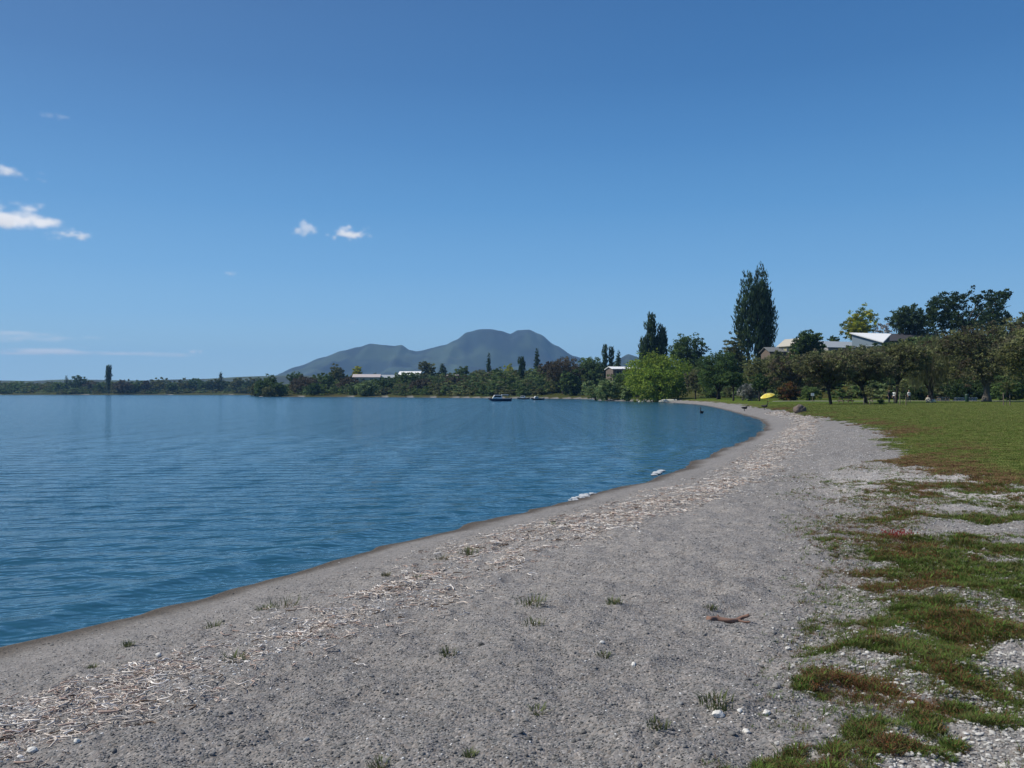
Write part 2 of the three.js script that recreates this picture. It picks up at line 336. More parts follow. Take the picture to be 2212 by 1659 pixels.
// ---------------------------------------------------------------- the mountain across the lake and the low hills
function ridge(name, label, knots, z0, front, back, baseY, rough, seed, tint) {
  const x0 = knots[0][0], x1 = knots[knots.length - 1][0], NX = 220, NV = 90, pos = [], col = [], idx = [];
  const crest = (dx) => { let i = 0; while (i < knots.length - 2 && knots[i + 1][0] < dx) i++; const a = knots[i], b = knots[i + 1], t = clamp((dx - a[0]) / (b[0] - a[0])); return lerp(a[1], b[1], t * t * (3 - 2 * t) * 0.6 + t * 0.4); };
  for (let j = 0; j <= NV; j++) for (let i = 0; i <= NX; i++) {
    const dx = lerp(x0, x1, i / NX), v = j / NV, x = X(dx, z0), z = lerp(-z0 + front, -z0 - back, v);
    const t = z > -z0 ? (z + z0) / front : (-z0 - z) / back;                      // 0 on the crest, 1 at the foot
    const H = Math.max(0, Y(crest(dx), z0) - baseY);
    const gully = Math.abs(fbm(x / rough + seed, z / (rough * 1.9), 4, seed) - 0.5) * 2, f = Math.pow(1 - t, 1.35);
    const y = baseY - 14 + (H + 14) * clamp(f - gully * 1.0 * Math.sin(Math.PI * clamp(t * 1.05)) * f) + (fbm(x / (rough * 0.14), z / (rough * 0.14), 2, seed + 5) - 0.5) * H * 0.018;
    pos.push(x, y, z);
    const n = fbm(x / (rough * 0.3), z / (rough * 0.5), 4, seed + 3), open = smooth(0.5, 0.62, fbm(x / (rough * 0.45), z / (rough * 0.6), 4, seed + 8));
    col.push(tint[0] * (0.25 + 1.5 * n) + 0.024 * open, tint[1] * (0.25 + 1.5 * n) + 0.034 * open, tint[2] * (0.25 + 1.5 * n) + 0.012 * open);
  }
  for (let j = 0; j < NV; j++) for (let i = 0; i < NX; i++) { const a = j * (NX + 1) + i, b = a + 1, c = a + NX + 1, d = c + 1; idx.push(a, b, c, b, d, c); }
  const g = new THREE.BufferGeometry();
  g.setAttribute('position', new THREE.Float32BufferAttribute(pos, 3)); g.setAttribute('color', new THREE.Float32BufferAttribute(col, 3)); g.setIndex(idx); g.computeVertexNormals();
  const m = mesh(name, g, new THREE.MeshStandardMaterial({ vertexColors: true, roughness: 1, side: THREE.DoubleSide }));
  tag(m, label, 'hill', null, 'structure');
}
ridge('mountain', 'twin-topped bush-covered mountain beyond the far shore', [[540, 830], [590, 812], [640, 792], [700, 771], [740, 757], [775, 749], [800, 741], [830, 745], [852, 747], [868, 744], [885, 755], [900, 758], [960, 745], [985, 733], [1010, 716], [1035, 710], [1060, 711], [1082, 714], [1103, 720], [1118, 713], [1142, 711], [1165, 721], [1200, 745], [1240, 769], [1280, 780], [1320, 788], [1400, 812]], 5200, 1500, 1300, 5, 420, 3, [0.016, 0.028, 0.026]);
ridge('far_hill', 'small blue hill seen between the poplars beyond the bay', [[1270, 812], [1310, 790], [1340, 773], [1358, 765], [1372, 769], [1400, 785], [1460, 812]], 3600, 500, 500, 5, 160, 6, [0.018, 0.026, 0.02]);
ridge('low_hills', 'low dark hills along the horizon behind the far left shore', [[-700, 825], [-400, 818], [-200, 822], [0, 821], [60, 822], [150, 819], [300, 821], [420, 818], [560, 812], [640, 810], [760, 812], [900, 822]], 2300, 700, 500, 5, 190, 9, [0.022, 0.034, 0.022]);
console.log('hills');

// ---------------------------------------------------------------- trees and shrubs
const leafMaterial = new THREE.MeshPhysicalMaterial({ vertexColors: true, roughness: 0.95, side: THREE.DoubleSide, transmission: 0.42, thickness: 0, specularIntensity: 0.12 });
const barkDark = mat(0.035, 0.028, 0.022, 0.95), barkGrey = mat(0.12, 0.105, 0.09, 0.95), barkPale = mat(0.21, 0.19, 0.165, 0.9);
function limb(list, pts, r0, r1, sides = 7) {                                     // a tapered, bent tube through the points
  const curve = new THREE.CatmullRomCurve3(pts.map((p) => new THREE.Vector3(...p))), n = Math.max(3, pts.length * 3), P = [], I = [];
  const up = new THREE.Vector3(0.31, 0.2, 0.93).normalize(), a = new THREE.Vector3(), b = new THREE.Vector3();
  for (let j = 0; j <= n; j++) {
    const t = j / n, p = curve.getPoint(t), d = curve.getTangent(t), r = lerp(r0, r1, Math.pow(t, 0.8));
    a.crossVectors(d, up).normalize(); b.crossVectors(d, a).normalize();
    for (let i = 0; i < sides; i++) { const q = (i / sides) * 6.2832, w = r * (1 + 0.1 * Math.sin(i * 2.1 + j)); P.push(p.x + (a.x * Math.cos(q) + b.x * Math.sin(q)) * w, p.y + (a.y * Math.cos(q) + b.y * Math.sin(q)) * w, p.z + (a.z * Math.cos(q) + b.z * Math.sin(q)) * w); }
  }
  for (let j = 0; j < n; j++) for (let i = 0; i < sides; i++) { const c = j * sides + i, e = j * sides + ((i + 1) % sides); I.push(c, c + sides, e, e, c + sides, e + sides); }
  for (let i = 1; i < sides - 1; i++) I.push(0, i, i + 1, n * sides, n * sides + i + 1, n * sides + i);   // ends
  const g = new THREE.BufferGeometry();
  g.setAttribute('position', new THREE.Float32BufferAttribute(P, 3)); g.setIndex(I); g.computeVertexNormals();
  list.push(g);
}
// a crown of leaf sprays set on and inside uneven lobes; lobe = [x, y, z, rx, ry, rz]
function crown(rand, lobes, o) {
  const { count, size, colors, way = 'leaf', fill = 0.3, spread = 0.5, ragged = 0.22 } = o, pos = [], col = [];
  const weight = lobes.map((l) => Math.pow(l[3] * l[4] * l[5], 2 / 3)), total = weight.reduce((a, b) => a + b, 0);
  const v = new THREE.Vector3(), n = new THREE.Vector3(), t1 = new THREE.Vector3(), t2 = new THREE.Vector3(), jig = new THREE.Vector3();
  for (let li = 0; li < lobes.length; li++) {
    const [lx, ly, lz, rx, ry, rz] = lobes[li], m = Math.round((count * weight[li]) / total), ph = [rand() * 9, rand() * 9, rand() * 9, rand() * 9], lobeTone = 0.78 + 0.44 * rand();
    // each lobe is made of boughs: clumps round a bough's end, so that crowns have knots of leaves and gaps between them
    const boughs = Math.max(5, Math.round(m / (o.perBough ?? 26)));
    for (let b = 0; b < boughs; b++) {
      const yy = 1 - 2 * ((b + 0.5 + (rand() - 0.5) * 0.8) / boughs), th = b * 2.39996 + rand() * 0.9, q = Math.sqrt(Math.max(0, 1 - yy * yy));
      n.set(Math.cos(th) * q, yy, Math.sin(th) * q);
      const lump = 1 + ragged * (Math.sin(3.2 * n.x + ph[0]) * Math.sin(2.9 * n.y + ph[1]) + 0.7 * Math.sin(5.3 * n.z + ph[2]) * Math.sin(4.7 * n.x + ph[3])) + (rand() - 0.5) * ragged;
      const deep = rand() < fill ? Math.cbrt(rand()) * 0.8 : 0.86 + rand() * 0.14, tone = lobeTone * (0.72 + 0.56 * rand()), pick = colors[Math.floor(rand() * colors.length)];
      const bx = lx + n.x * rx * lump * deep, by = ly + n.y * ry * lump * deep, bz = lz + n.z * rz * lump * deep, sp = Math.max(spread * size * 3.2, 0.34 * Math.min(rx, ry, rz));
      const per = Math.round(m / boughs);
      for (let k = 0; k < per; k++) {
        v.set(bx + (rand() + rand() - 1) * sp, by + (rand() + rand() - 1) * sp * (way === 'hang' ? 1.6 : way === 'up' ? 1.5 : 0.62), bz + (rand() + rand() - 1) * sp);
        if (o.floor !== undefined && v.y < o.floor) v.y = o.floor + rand() * size;
        const s = size * (0.55 + 0.9 * rand()), c = tone * (0.8 + 0.4 * rand());
        jig.set(rand() - 0.5, rand() - 0.5, rand() - 0.5);
        if (way === 'hang') { t1.set(jig.x * 0.5, -1, jig.z * 0.5).normalize(); t2.set(rand() - 0.5, 0, rand() - 0.5).normalize(); v.addScaledVector(t1, s * 0.4); }
        else if (way === 'up') { t1.set(jig.x * 0.7 + n.x * 0.25, 1, jig.z * 0.7 + n.z * 0.25).normalize(); t2.set(rand() - 0.5, (rand() - 0.5) * 0.4, rand() - 0.5).normalize(); }
        else { t1.copy(n).multiplyScalar(0.55).addScaledVector(jig, 1.7).normalize(); t2.set(rand() - 0.5, rand() - 0.5, rand() - 0.5).cross(t1).normalize(); }
        const L = s * (way === 'leaf' ? 0.75 : way === 'hang' ? 1.9 : 1.15), w = s * (way === 'leaf' ? 0.42 : way === 'hang' ? 0.17 : 0.32), bend = s * 0.16;
        const ax = v.x - t1.x * L, ay = v.y - t1.y * L, az = v.z - t1.z * L, cx = v.x + t1.x * L, cy = v.y + t1.y * L, cz = v.z + t1.z * L;
        const px = v.x + t2.x * w + jig.x * bend, py = v.y + t2.y * w + jig.y * bend, pz = v.z + t2.z * w + jig.z * bend, qx = v.x - t2.x * w + jig.z * bend, qy = v.y - t2.y * w + jig.x * bend, qz = v.z - t2.z * w + jig.y * bend;
        pos.push(ax, ay, az, px, py, pz, cx, cy, cz, ax, ay, az, cx, cy, cz, qx, qy, qz);
        for (let e = 0; e < 6; e++) col.push(pick[0] * c, pick[1] * c, pick[2] * c);
      }
    }
  }
  const g = new THREE.BufferGeometry();
  g.setAttribute('position', new THREE.Float32BufferAttribute(pos, 3)); g.setAttribute('color', new THREE.Float32BufferAttribute(col, 3));
  g.computeVertexNormals();
  return g;
}
const GREEN = {
  dark: [[0.0711, 0.1228, 0.0365], [0.0569, 0.1023, 0.0405], [0.0948, 0.1433, 0.0405]],
  poplar: [[0.0542, 0.093, 0.0402], [0.0447, 0.0792, 0.0373], [0.0734, 0.1137, 0.0459]],
  pine: [[0.0324, 0.0622, 0.0259], [0.0396, 0.0739, 0.0324], [0.0504, 0.0816, 0.0292]],
  olive: [[0.1426, 0.1569, 0.0609], [0.1176, 0.1319, 0.0576], [0.1639, 0.1747, 0.0677]],
  mid: [[0.1043, 0.164, 0.0496], [0.0857, 0.1379, 0.0425], [0.1267, 0.1826, 0.0566]],
  light: [[0.179, 0.2451, 0.0943], [0.1508, 0.2168, 0.0867], [0.2074, 0.2639, 0.1131]],
  willow: [[0.1863, 0.2622, 0.0386], [0.1518, 0.2277, 0.0359], [0.2139, 0.276, 0.0469]],
  yellow: [[0.345, 0.3622, 0.0426], [0.2587, 0.3019, 0.0426], [0.3967, 0.3709, 0.0492]],
  brown: [[0.1001, 0.0801, 0.0516], [0.0829, 0.0715, 0.0489], [0.1173, 0.1001, 0.0598]],
  twig: [[0.165, 0.172, 0.085], [0.13, 0.138, 0.07], [0.18, 0.195, 0.085], [0.135, 0.125, 0.08]],
  rust: [[0.160, 0.075, 0.035], [0.190, 0.120, 0.035], [0.085, 0.080, 0.035]],
  silver: [[0.200, 0.210, 0.190], [0.160, 0.170, 0.150], [0.230, 0.230, 0.210]],
  blossom: [[0.430, 0.410, 0.400], [0.350, 0.340, 0.340], [0.250, 0.250, 0.240]],
};
let treeSeed = 100;
// tree built at its place: w, h are the crown's full width and the tree's height in metres
function tree(name, label, form, pos, w, h, colors, o = {}) {
  const rand = rng(treeSeed++), t = thing(name, label, o.category ?? 'tree', pos, 0, o.group), T = [], L = [];
  const R = w / 2, size = o.size ?? Math.max(0.16, (Math.hypot(pos[0], pos[2]) / 862) * 1.15), q = R / 2;
  let c = { size, colors, count: Math.min(15000, Math.round((o.thick ?? 1) * 5.5 * (w * h) / (size * size))) };
  if (form === 'poplar') {
    const stems = o.stems ?? [[0, 0, 1]];
    for (const [sx, sz, f] of stems) {
      const hh = h * f, ww = (o.stemWidth ?? w) * (0.85 + 0.15 * f);
      limb(T, [[sx, 0, sz], [sx + (rand() - 0.5) * 0.4, hh * 0.5, sz], [sx, hh * 0.95, sz]], ww * 0.06 + 0.1, 0.03);
      for (let k = 0; k < 13; k++) { const y = 0.14 + 0.78 * (k / 12), r = ww * 0.5 * Math.pow(Math.sin(Math.PI * (0.12 + 0.78 * Math.pow(1 - y, 0.8) + 0.1)), 0.8) * (0.88 + 0.2 * rand()); L.push([sx + (rand() - 0.5) * ww * 0.14, hh * y, sz + (rand() - 0.5) * ww * 0.14, Math.max(0.3, r * 0.9), hh * (0.09 + 0.03 * rand()), Math.max(0.3, r * 0.9)]); }
      L.push([sx, hh * 0.965, sz, ww * 0.12, hh * 0.05, ww * 0.12]);
    }
    c = { ...c, way: 'up', fill: 0.25, spread: 0.35, ragged: 0.16, perBough: 14, count: Math.min(22000, c.count) };
  } else if (form === 'conifer') {
    limb(T, [[0, 0, 0], [0.05, h * 0.5, 0], [0, h * 0.97, 0]], w * 0.05 + 0.06, 0.03);
    for (let k = 0; k < 10; k++) { const y = 0.1 + 0.87 * (k / 9), r = R * Math.pow(1 - y, 0.75) + R * 0.1; for (let b = 0; b < 3; b++) { const a = rand() * 6.28; L.push([Math.cos(a) * r * 0.35, h * y, Math.sin(a) * r * 0.35, r * 0.75, h * 0.06, r * 0.75]); } }
    c = { ...c, fill: 0.3, ragged: 0.25, way: 'leaf' };
  } else if (form === 'bush') {
    limb(T, [[0, 0, 0], [0.1, h * 0.3, 0], [0.2, h * 0.5, 0.1]], w * 0.035 + 0.04, 0.03);
    for (let k = 0; k < 7; k++) { const a = k * 2.4 + rand(), d = R * 0.5 * Math.sqrt(rand() + 0.1), e = 0.42 + 0.25 * rand(); L.push([Math.cos(a) * d, h * (0.36 + 0.18 * rand()), Math.sin(a) * d, R * e, h * (0.34 + 0.12 * rand()), R * e]); }
    L.push([0, h * 0.6, 0, R * 0.5, h * 0.38, R * 0.5]);
    c = { ...c, floor: 0.05, count: Math.min(20000, Math.round(c.count * 1.7)) };
  } else if (form === 'willow') {
    const th = h * 0.22;
    limb(T, [[0, 0, 0], [0.15, th, 0.1], [0.1, h * 0.4, 0]], w * 0.035 + 0.1, w * 0.022);
    for (let k = 0; k < 7; k++) { const a = k * 0.9 + rand() * 0.5, d = R * (0.4 + 0.35 * rand()); limb(T, [[0.1, h * 0.3, 0], [Math.cos(a) * d * 0.5, h * 0.55, Math.sin(a) * d * 0.5], [Math.cos(a) * d, h * (0.62 + 0.2 * rand()), Math.sin(a) * d]], w * 0.016, 0.03, 5); }
    for (let k = 0; k < 11; k++) { const a = k * 2.4 + rand(), d = R * (0.25 + 0.42 * rand()), e = 0.3 + 0.2 * rand(); L.push([Math.cos(a) * d, h * (0.42 + 0.24 * rand()), Math.sin(a) * d, R * e, h * (0.28 + 0.1 * rand()), R * e]); }
    L.push([0, h * 0.7, 0, R * 0.5, h * 0.3, R * 0.5]);
    c = { ...c, way: 'hang', fill: 0.25, floor: o.floor ?? h * 0.06, ragged: 0.2 };
  } else if (form === 'flat') {                                                   // wide-spreading, flat-topped, shelves of foliage
    limb(T, [[0, 0, 0], [-0.3, h * 0.3, 0.2], [0.2, h * 0.55, 0]], w * 0.03 + 0.15, w * 0.014);
    for (let k = 0; k < 9; k++) { const a = k * 0.7 + rand() * 0.4, d = R * (0.5 + 0.4 * rand()), y = h * (0.6 + 0.25 * rand()); limb(T, [[0, h * (0.25 + 0.15 * rand()), 0], [Math.cos(a) * d * 0.5, y * 0.82, Math.sin(a) * d * 0.5], [Math.cos(a) * d, y, Math.sin(a) * d]], w * 0.012 + 0.05, 0.04, 5); }
    for (const l of o.lobes) L.push([l[0] * R, l[1] * h, (rand() - 0.5) * R * 0.7, l[2] * R * 1.3, l[3] * h * 1.35, l[2] * R * 1.15]);
    c = { ...c, fill: 0.3, ragged: 0.3 };
  } else {                                                                        // round: a clear trunk, forking limbs, a domed crown
    const clear = o.clear ?? 0.28, lean = o.lean ?? 0;
    limb(T, [[0, 0, 0], [lean * 0.45, h * clear * 0.6, 0.05], [lean, h * (clear + 0.12), 0]], (o.trunk ?? w * 0.035 + 0.05), w * 0.02 + 0.02);
    const arms = o.arms ?? 6;
    for (let k = 0; k < arms; k++) { const a = (k / arms) * 6.28 + rand(), d = R * (0.45 + 0.4 * rand()), y = h * (clear + (1 - clear) * (0.4 + 0.4 * rand())); limb(T, [[lean * 0.8, h * clear, 0], [lean + Math.cos(a) * d * 0.45, h * clear + (y - h * clear) * 0.62, Math.sin(a) * d * 0.45], [lean + Math.cos(a) * d, y, Math.sin(a) * d]], w * 0.014 + 0.025, 0.015, 5); }
    const mid = h * (clear + (1 - clear) * 0.48), half = h * (1 - clear) * 0.5;
    for (let k = 0; k < 10; k++) { const a = k * 2.4 + rand() * 0.8, d = R * (0.18 + 0.46 * rand()), e = 0.28 + 0.24 * rand(); L.push([lean + Math.cos(a) * d, mid + (rand() - 0.45) * half * 1.1, Math.sin(a) * d, R * e, half * (0.34 + 0.22 * rand()), R * e]); }
    L.push([lean, mid + half * 0.35, 0, R * 0.55, half * 0.6, R * 0.55]);
    if (o.twiggy) for (let k = 0; k < 60; k++) { const a = rand() * 6.28, d = R * Math.sqrt(rand()) * 0.95, y = mid + (rand() - 0.5) * half * 1.7 * Math.sqrt(1 - (d * d) / (R * R)); limb(T, [[lean + Math.cos(a) * d * 0.55, lerp(h * clear, y, 0.55), Math.sin(a) * d * 0.55], [lean + Math.cos(a) * d, y, Math.sin(a) * d]], 0.03, 0.012, 3); }
    c = { ...c, fill: o.fill ?? 0.3, ragged: o.ragged ?? 0.24, way: o.way ?? 'leaf' };
  }
  mesh('trunk', mergeGeometries(T), o.bark ?? barkDark, t);
  mesh('crown', crown(rand, L, { ...c, ...(o.crown ?? {}) }), leafMaterial, t);
  t.rotation.y = o.turn ?? 0;
  return t;
}
// place a tree by where its crown stands in the photograph (2212 px wide): centre column, top row, width, and its distance
function treeAt(name, label, form, dx, topY, wpx, z, colors, o = {}) {
  const x = X(dx, z), gy = o.base ?? groundAt(x, -z) - 0.06, h = Y(topY, z) - gy, w = wpx * K * z;
  return tree(name, label, form, [x, gy, -z], w, Math.max(h, w * 0.35), colors, o);
}

// poplars and conifers
treeAt('poplar_tree', 'tallest dark poplar with several pointed stems standing above the houses', 'poplar', 1631, 583, 82, 272, GREEN.poplar, { stems: [[1.4, 0, 1], [-2.4, 0.8, 0.95], [3.4, -0.6, 0.84], [-4.0, -0.5, 0.74], [0.4, 2.0, 0.88], [3.9, 0.9, 0.7]], stemWidth: 5.8, thick: 4.2, size: 0.48 });
treeAt('poplar_tree', 'dark poplar with a side spire behind the yellow-green willow', 'poplar', 1408, 679, 50, 325, GREEN.poplar, { stems: [[-0.4, 0, 1], [3.7, 0.4, 0.84], [-3.0, 0.3, 0.7], [1.4, -1, 0.7]], stemWidth: 4.4, thick: 3.2, size: 0.46 });
treeAt('poplar_tree', 'small two-pointed poplar left of the flat grey roof', 'poplar', 1313, 744, 22, 400, GREEN.poplar, { stems: [[-1.3, 0, 1], [1.5, 0.3, 0.95]], stemWidth: 2.9, size: 0.45 });
treeAt('conifer_tree', 'small dark pointed conifer beside the two-pointed poplar', 'conifer', 1336, 758, 17, 410, GREEN.pine, { size: 0.45 });
treeAt('conifer_tree', 'dark pointed conifer in front of the mountain foot, right of the slim column', 'conifer', 1160, 754, 19, 470, GREEN.pine, { size: 0.5 });
treeAt('poplar_tree', 'slim dark columnar tree standing behind the moored boats', 'poplar', 1127, 771, 17, 440, GREEN.pine, { stems: [[0, 0, 1]], stemWidth: 4, size: 0.5 });
treeAt('conifer_tree', 'thin dark spire against the mountain left of the yellow tree', 'conifer', 1056, 763, 13, 520, GREEN.pine, { size: 0.5 });
treeAt('poplar_tree', 'lone slender poplar on the far left shore', 'poplar', 235, 790, 13, 975, GREEN.pine, { stems: [[0, 0, 1]], stemWidth: 7, size: 0.9, thick: 1.3, base: 0.4 });
treeAt('conifer_tree', 'tiny dark spire left of the lone slender poplar', 'conifer', 144, 812, 9, 1040, GREEN.pine, { size: 0.9 });
treeAt('conifer_tree', 'ragged dark conifer on the far shore left of the mountain', 'conifer', 477, 804, 15, 1030, GREEN.pine, { size: 0.9 });

// round the little point with the willow
treeAt('willow_tree', 'bright yellow-green willow on the point at the water edge', 'bush', 1424, 764, 164, 238, GREEN.willow, { thick: 4, size: 0.4, crown: { fill: 0.2 } });
treeAt('round_tree', 'dark round-topped tree between the two tall poplars', 'round', 1486, 716, 104, 300, GREEN.dark, { clear: 0.1, thick: 1.2 });
treeAt('round_tree', 'dark leafy tree just right of the yellow-green willow', 'round', 1552, 758, 132, 206, GREEN.dark, { clear: 0.12, thick: 1.2 });
treeAt('round_tree', 'brownish thin tree squeezed between the willow and the dark leafy tree', 'round', 1502, 792, 44, 222, GREEN.twig, { clear: 0.15, twiggy: true });
treeAt('shrub', 'rounded brown-green shrub at the foot of the tallest poplar', 'bush', 1586, 724, 46, 262, GREEN.olive, { category: 'shrub' });
treeAt('shrub', 'tallest of the pale green shrubs at the water left of the willow', 'bush', 1347, 803, 64, 276, GREEN.mid, { category: 'shrub', base: 0.2 });
treeAt('shrub', 'broad pale green shrub overhanging the water', 'bush', 1311, 814, 56, 270, GREEN.light, { category: 'shrub', base: 0.15 });
treeAt('shrub', 'leftmost low pale shrub of the clump left of the willow', 'bush', 1286, 830, 36, 276, GREEN.light, { category: 'shrub', base: 0.15 });
treeAt('shrub', 'small pale shrub tucked against the left foot of the willow', 'bush', 1356, 830, 38, 252, GREEN.light, { category: 'shrub', base: 0.15 });

// mid far shore, from the boats leftwards
const far = { size: 0.62, group: 'trees on the far shore' };
treeAt('broadleaf_tree', 'large dark brown-leaved tree on the shore right of the boats', 'round', 1216, 771, 98, 396, GREEN.brown, { ...far, clear: 0.04, size: 0.5 });
treeAt('broadleaf_tree', 'green domed tree between the brown-leaved tree and the pale shrubs', 'round', 1272, 766, 74, 400, GREEN.mid, { ...far, clear: 0.06, size: 0.5 });
treeAt('broadleaf_tree', 'dark brown tree behind the boats, left of the large brown-leaved one', 'round', 1186, 781, 54, 440, GREEN.brown, { ...far, clear: 0.05 });
treeAt('broadleaf_tree', 'light green tree low on the shore under the green domed tree', 'bush', 1268, 818, 30, 372, GREEN.light, { ...far });
treeAt('broadleaf_tree', 'yellow tree on the slope in front of the mountain', 'round', 1099, 784, 26, 560, GREEN.yellow, { ...far, clear: 0.15 });
treeAt('shrub', 'dark shrub directly behind the largest boat', 'bush', 1104, 814, 28, 430, GREEN.dark, { ...far, category: 'shrub' });
treeAt('shrub', 'small black-green shrub behind the smallest boats', 'bush', 1145, 833, 20, 405, GREEN.pine, { ...far, category: 'shrub' });
treeAt('shrub', 'dark shrub at the waterline left of the largest boat', 'bush', 1023, 823, 36, 440, GREEN.dark, { ...far, category: 'shrub' });
treeAt('shrub', 'brown-green scrub bush on the slope left of the largest boat', 'bush', 985, 812, 60, 480, GREEN.brown, { ...far, category: 'shrub' });
treeAt('shrub', 'grey-green bush on the slope above the largest boat', 'bush', 1065, 808, 50, 480, GREEN.olive, { ...far, category: 'shrub' });
const farList = [
  [576, 810, 44, 545, 'dark', 'bush', 'dark bushy tree at the tip of the wooded far point'], [581, 834, 28, 524, 'olive', 'bush', 'olive shrub overhanging the water at the tip of the far point'],
  [604, 823, 34, 530, 'mid', 'bush', 'green shrub second from the tip of the far point'], [641, 803, 36, 580, 'dark', 'round', 'dark domed tree at the left foot of the mountain'],
  [657, 813, 52, 550, 'brown', 'bush', 'wide brown-leaved bush near the tip of the far point'], [703, 806, 46, 555, 'mid', 'round', 'green tree below the left slope of the mountain'],
  [727, 786, 34, 580, 'olive', 'round', 'tall olive tree standing out left of the yellow-green one'], [771, 786, 22, 580, 'yellow', 'round', 'small yellow-green tree left of the white roofs'],
  [792, 820, 44, 500, 'light', 'bush', 'round light green bush at the water below the white roofs'], [833, 817, 40, 520, 'dark', 'bush', 'dark bush right of the round light green one'],
  [880, 803, 56, 530, 'mid', 'round', 'broad green tree below the brightest white roof'], [925, 780, 36, 560, 'olive', 'round', 'tall olive tree right of the brightest white roof'],
  [956, 786, 24, 560, 'poplar', 'conifer', 'green cone-shaped tree right of the tall olive one'], [911, 818, 44, 490, 'brown', 'bush', 'dark brown bush on the shore below the tall olive tree'],
  [953, 818, 36, 490, 'dark', 'bush', 'dark bush on the shore below the cone-shaped tree'], [750, 812, 40, 540, 'brown', 'bush', 'brown bush between the green tree and the light round bush'],
  [680, 826, 34, 520, 'dark', 'bush', 'low dark bush at the water left of the brown bush'], [864, 828, 34, 505, 'olive', 'bush', 'low olive bush at the water below the broad green tree'],
  [1000, 790, 30, 580, 'mid', 'round', 'green tree on the skyline left of the thin dark spire'], [1034, 797, 34, 560, 'olive', 'round', 'olive tree on the slope below the thin dark spire'], [1078, 795, 30, 540, 'mid', 'round', 'green tree between the thin dark spire and the yellow tree'],
  [560, 822, 40, 600, 'olive', 'bush', 'olive bush just behind the tip of the far point'], [815, 806, 26, 570, 'dark', 'round', 'dark tree standing between two of the white roofs'], [1235, 800, 40, 380, 'dark', 'bush', 'dark thicket tree under the large brown-leaved one'],
];
for (const [dx, ty, w, z, c, form, label] of farList) treeAt(form === 'bush' ? 'shrub' : 'broadleaf_tree', label, form, dx, ty, w * 1.22, z, GREEN[c], { ...far, clear: 0.05, thick: 1.3, category: form === 'bush' ? 'shrub' : 'tree' });
// the distant left shore: a row of trees half a mile off
{
  const rf = rng(9), kinds = ['dark', 'olive', 'brown', 'dark', 'mid', 'olive'], words = { dark: 'dark', olive: 'olive', brown: 'brownish', mid: 'green' };
  const spots = [[14, 833, 24], [33, 826, 30], [56, 834, 22], [75, 831, 16], [104, 828, 30], [128, 824, 28], [166, 811, 44], [196, 823, 30], [216, 826, 24], [250, 822, 26], [268, 817, 32], [292, 823, 28], [316, 820, 30], [345, 815, 36], [372, 823, 28], [396, 818, 30], [420, 815, 34], [446, 822, 28], [462, 817, 26], [492, 820, 30], [512, 812, 26], [532, 819, 34], [548, 813, 28]];
  const left = spots.filter((s) => s[0] < 235).length;
  spots.forEach(([dx, ty, w], i) => {
    const c = kinds[Math.floor(rf() * kinds.length)], z = 985 + rf() * 60, side = i < left ? `${nth[left - 1 - i]} to the left` : `${nth[i - left]} to the right`;
    treeAt('shore_tree', `${words[c]} tree on the far left shore, ${side} of the lone slender poplar`, rf() < 0.5 ? 'bush' : 'round', dx, ty, w * 1.4, z, GREEN[c], { size: 1.05, clear: 0.06, group: 'trees along the far left shore', base: 0.5 });
  });
}

// the hill on the right
treeAt('round_tree', 'small round dark tree beside the olive-yellow house', 'round', 1746, 711, 74, 236, GREEN.dark, { clear: 0.22, trunk: 0.25, thick: 1.8, bark: barkDark });
treeAt('broadleaf_tree', 'yellow-green tree rising behind the white roof', 'round', 1856, 664, 72, 285, GREEN.yellow, { clear: 0.12, thick: 1.6, crown: { colors: [...GREEN.yellow, ...GREEN.yellow, ...GREEN.mid] } });
treeAt('blossom_tree', 'pale bare-looking tree behind the right end of the white roof', 'round', 1908, 688, 50, 300, GREEN.blossom, { clear: 0.2, twiggy: true, thick: 0.55, bark: barkGrey });
treeAt('spreading_tree', 'huge dark flat-topped tree on the hill at the right', 'flat', 2085, 630, 205, 236, GREEN.pine, {
  thick: 2.6, bark: barkGrey, size: 0.4,
  lobes: [[-0.62, 0.74, 0.22, 0.13], [-0.38, 0.82, 0.24, 0.12], [-0.15, 0.86, 0.24, 0.12], [0.1, 0.85, 0.24, 0.12], [0.36, 0.84, 0.22, 0.11], [0.58, 0.83, 0.2, 0.12], [0.7, 0.92, 0.16, 0.06], [0.86, 0.95, 0.09, 0.04], [0.52, 0.94, 0.1, 0.05], [-0.55, 0.55, 0.26, 0.12], [-0.2, 0.6, 0.28, 0.12], [0.2, 0.55, 0.28, 0.12], [0.75, 0.66, 0.22, 0.12], [0.5, 0.56, 0.25, 0.12], [-0.75, 0.62, 0.18, 0.1], [0.85, 0.55, 0.2, 0.12], [0, 0.42, 0.35, 0.13], [-0.4, 0.4, 0.3, 0.12], [0.5, 0.4, 0.34, 0.13]],
});
treeAt('round_tree', 'dark green tree joined to the left of the huge flat-topped tree', 'round', 1968, 660, 98, 250, GREEN.poplar, { clear: 0.15, thick: 1.2 });
treeAt('round_tree', 'olive tree on the hill crest at the right picture edge', 'round', 2215, 668, 70, 260, GREEN.olive, { clear: 0.1 });
treeAt('shrub', 'dark shrub between the olive-yellow house and the grey roof', 'bush', 1800, 722, 34, 262, GREEN.dark, { category: 'shrub' });

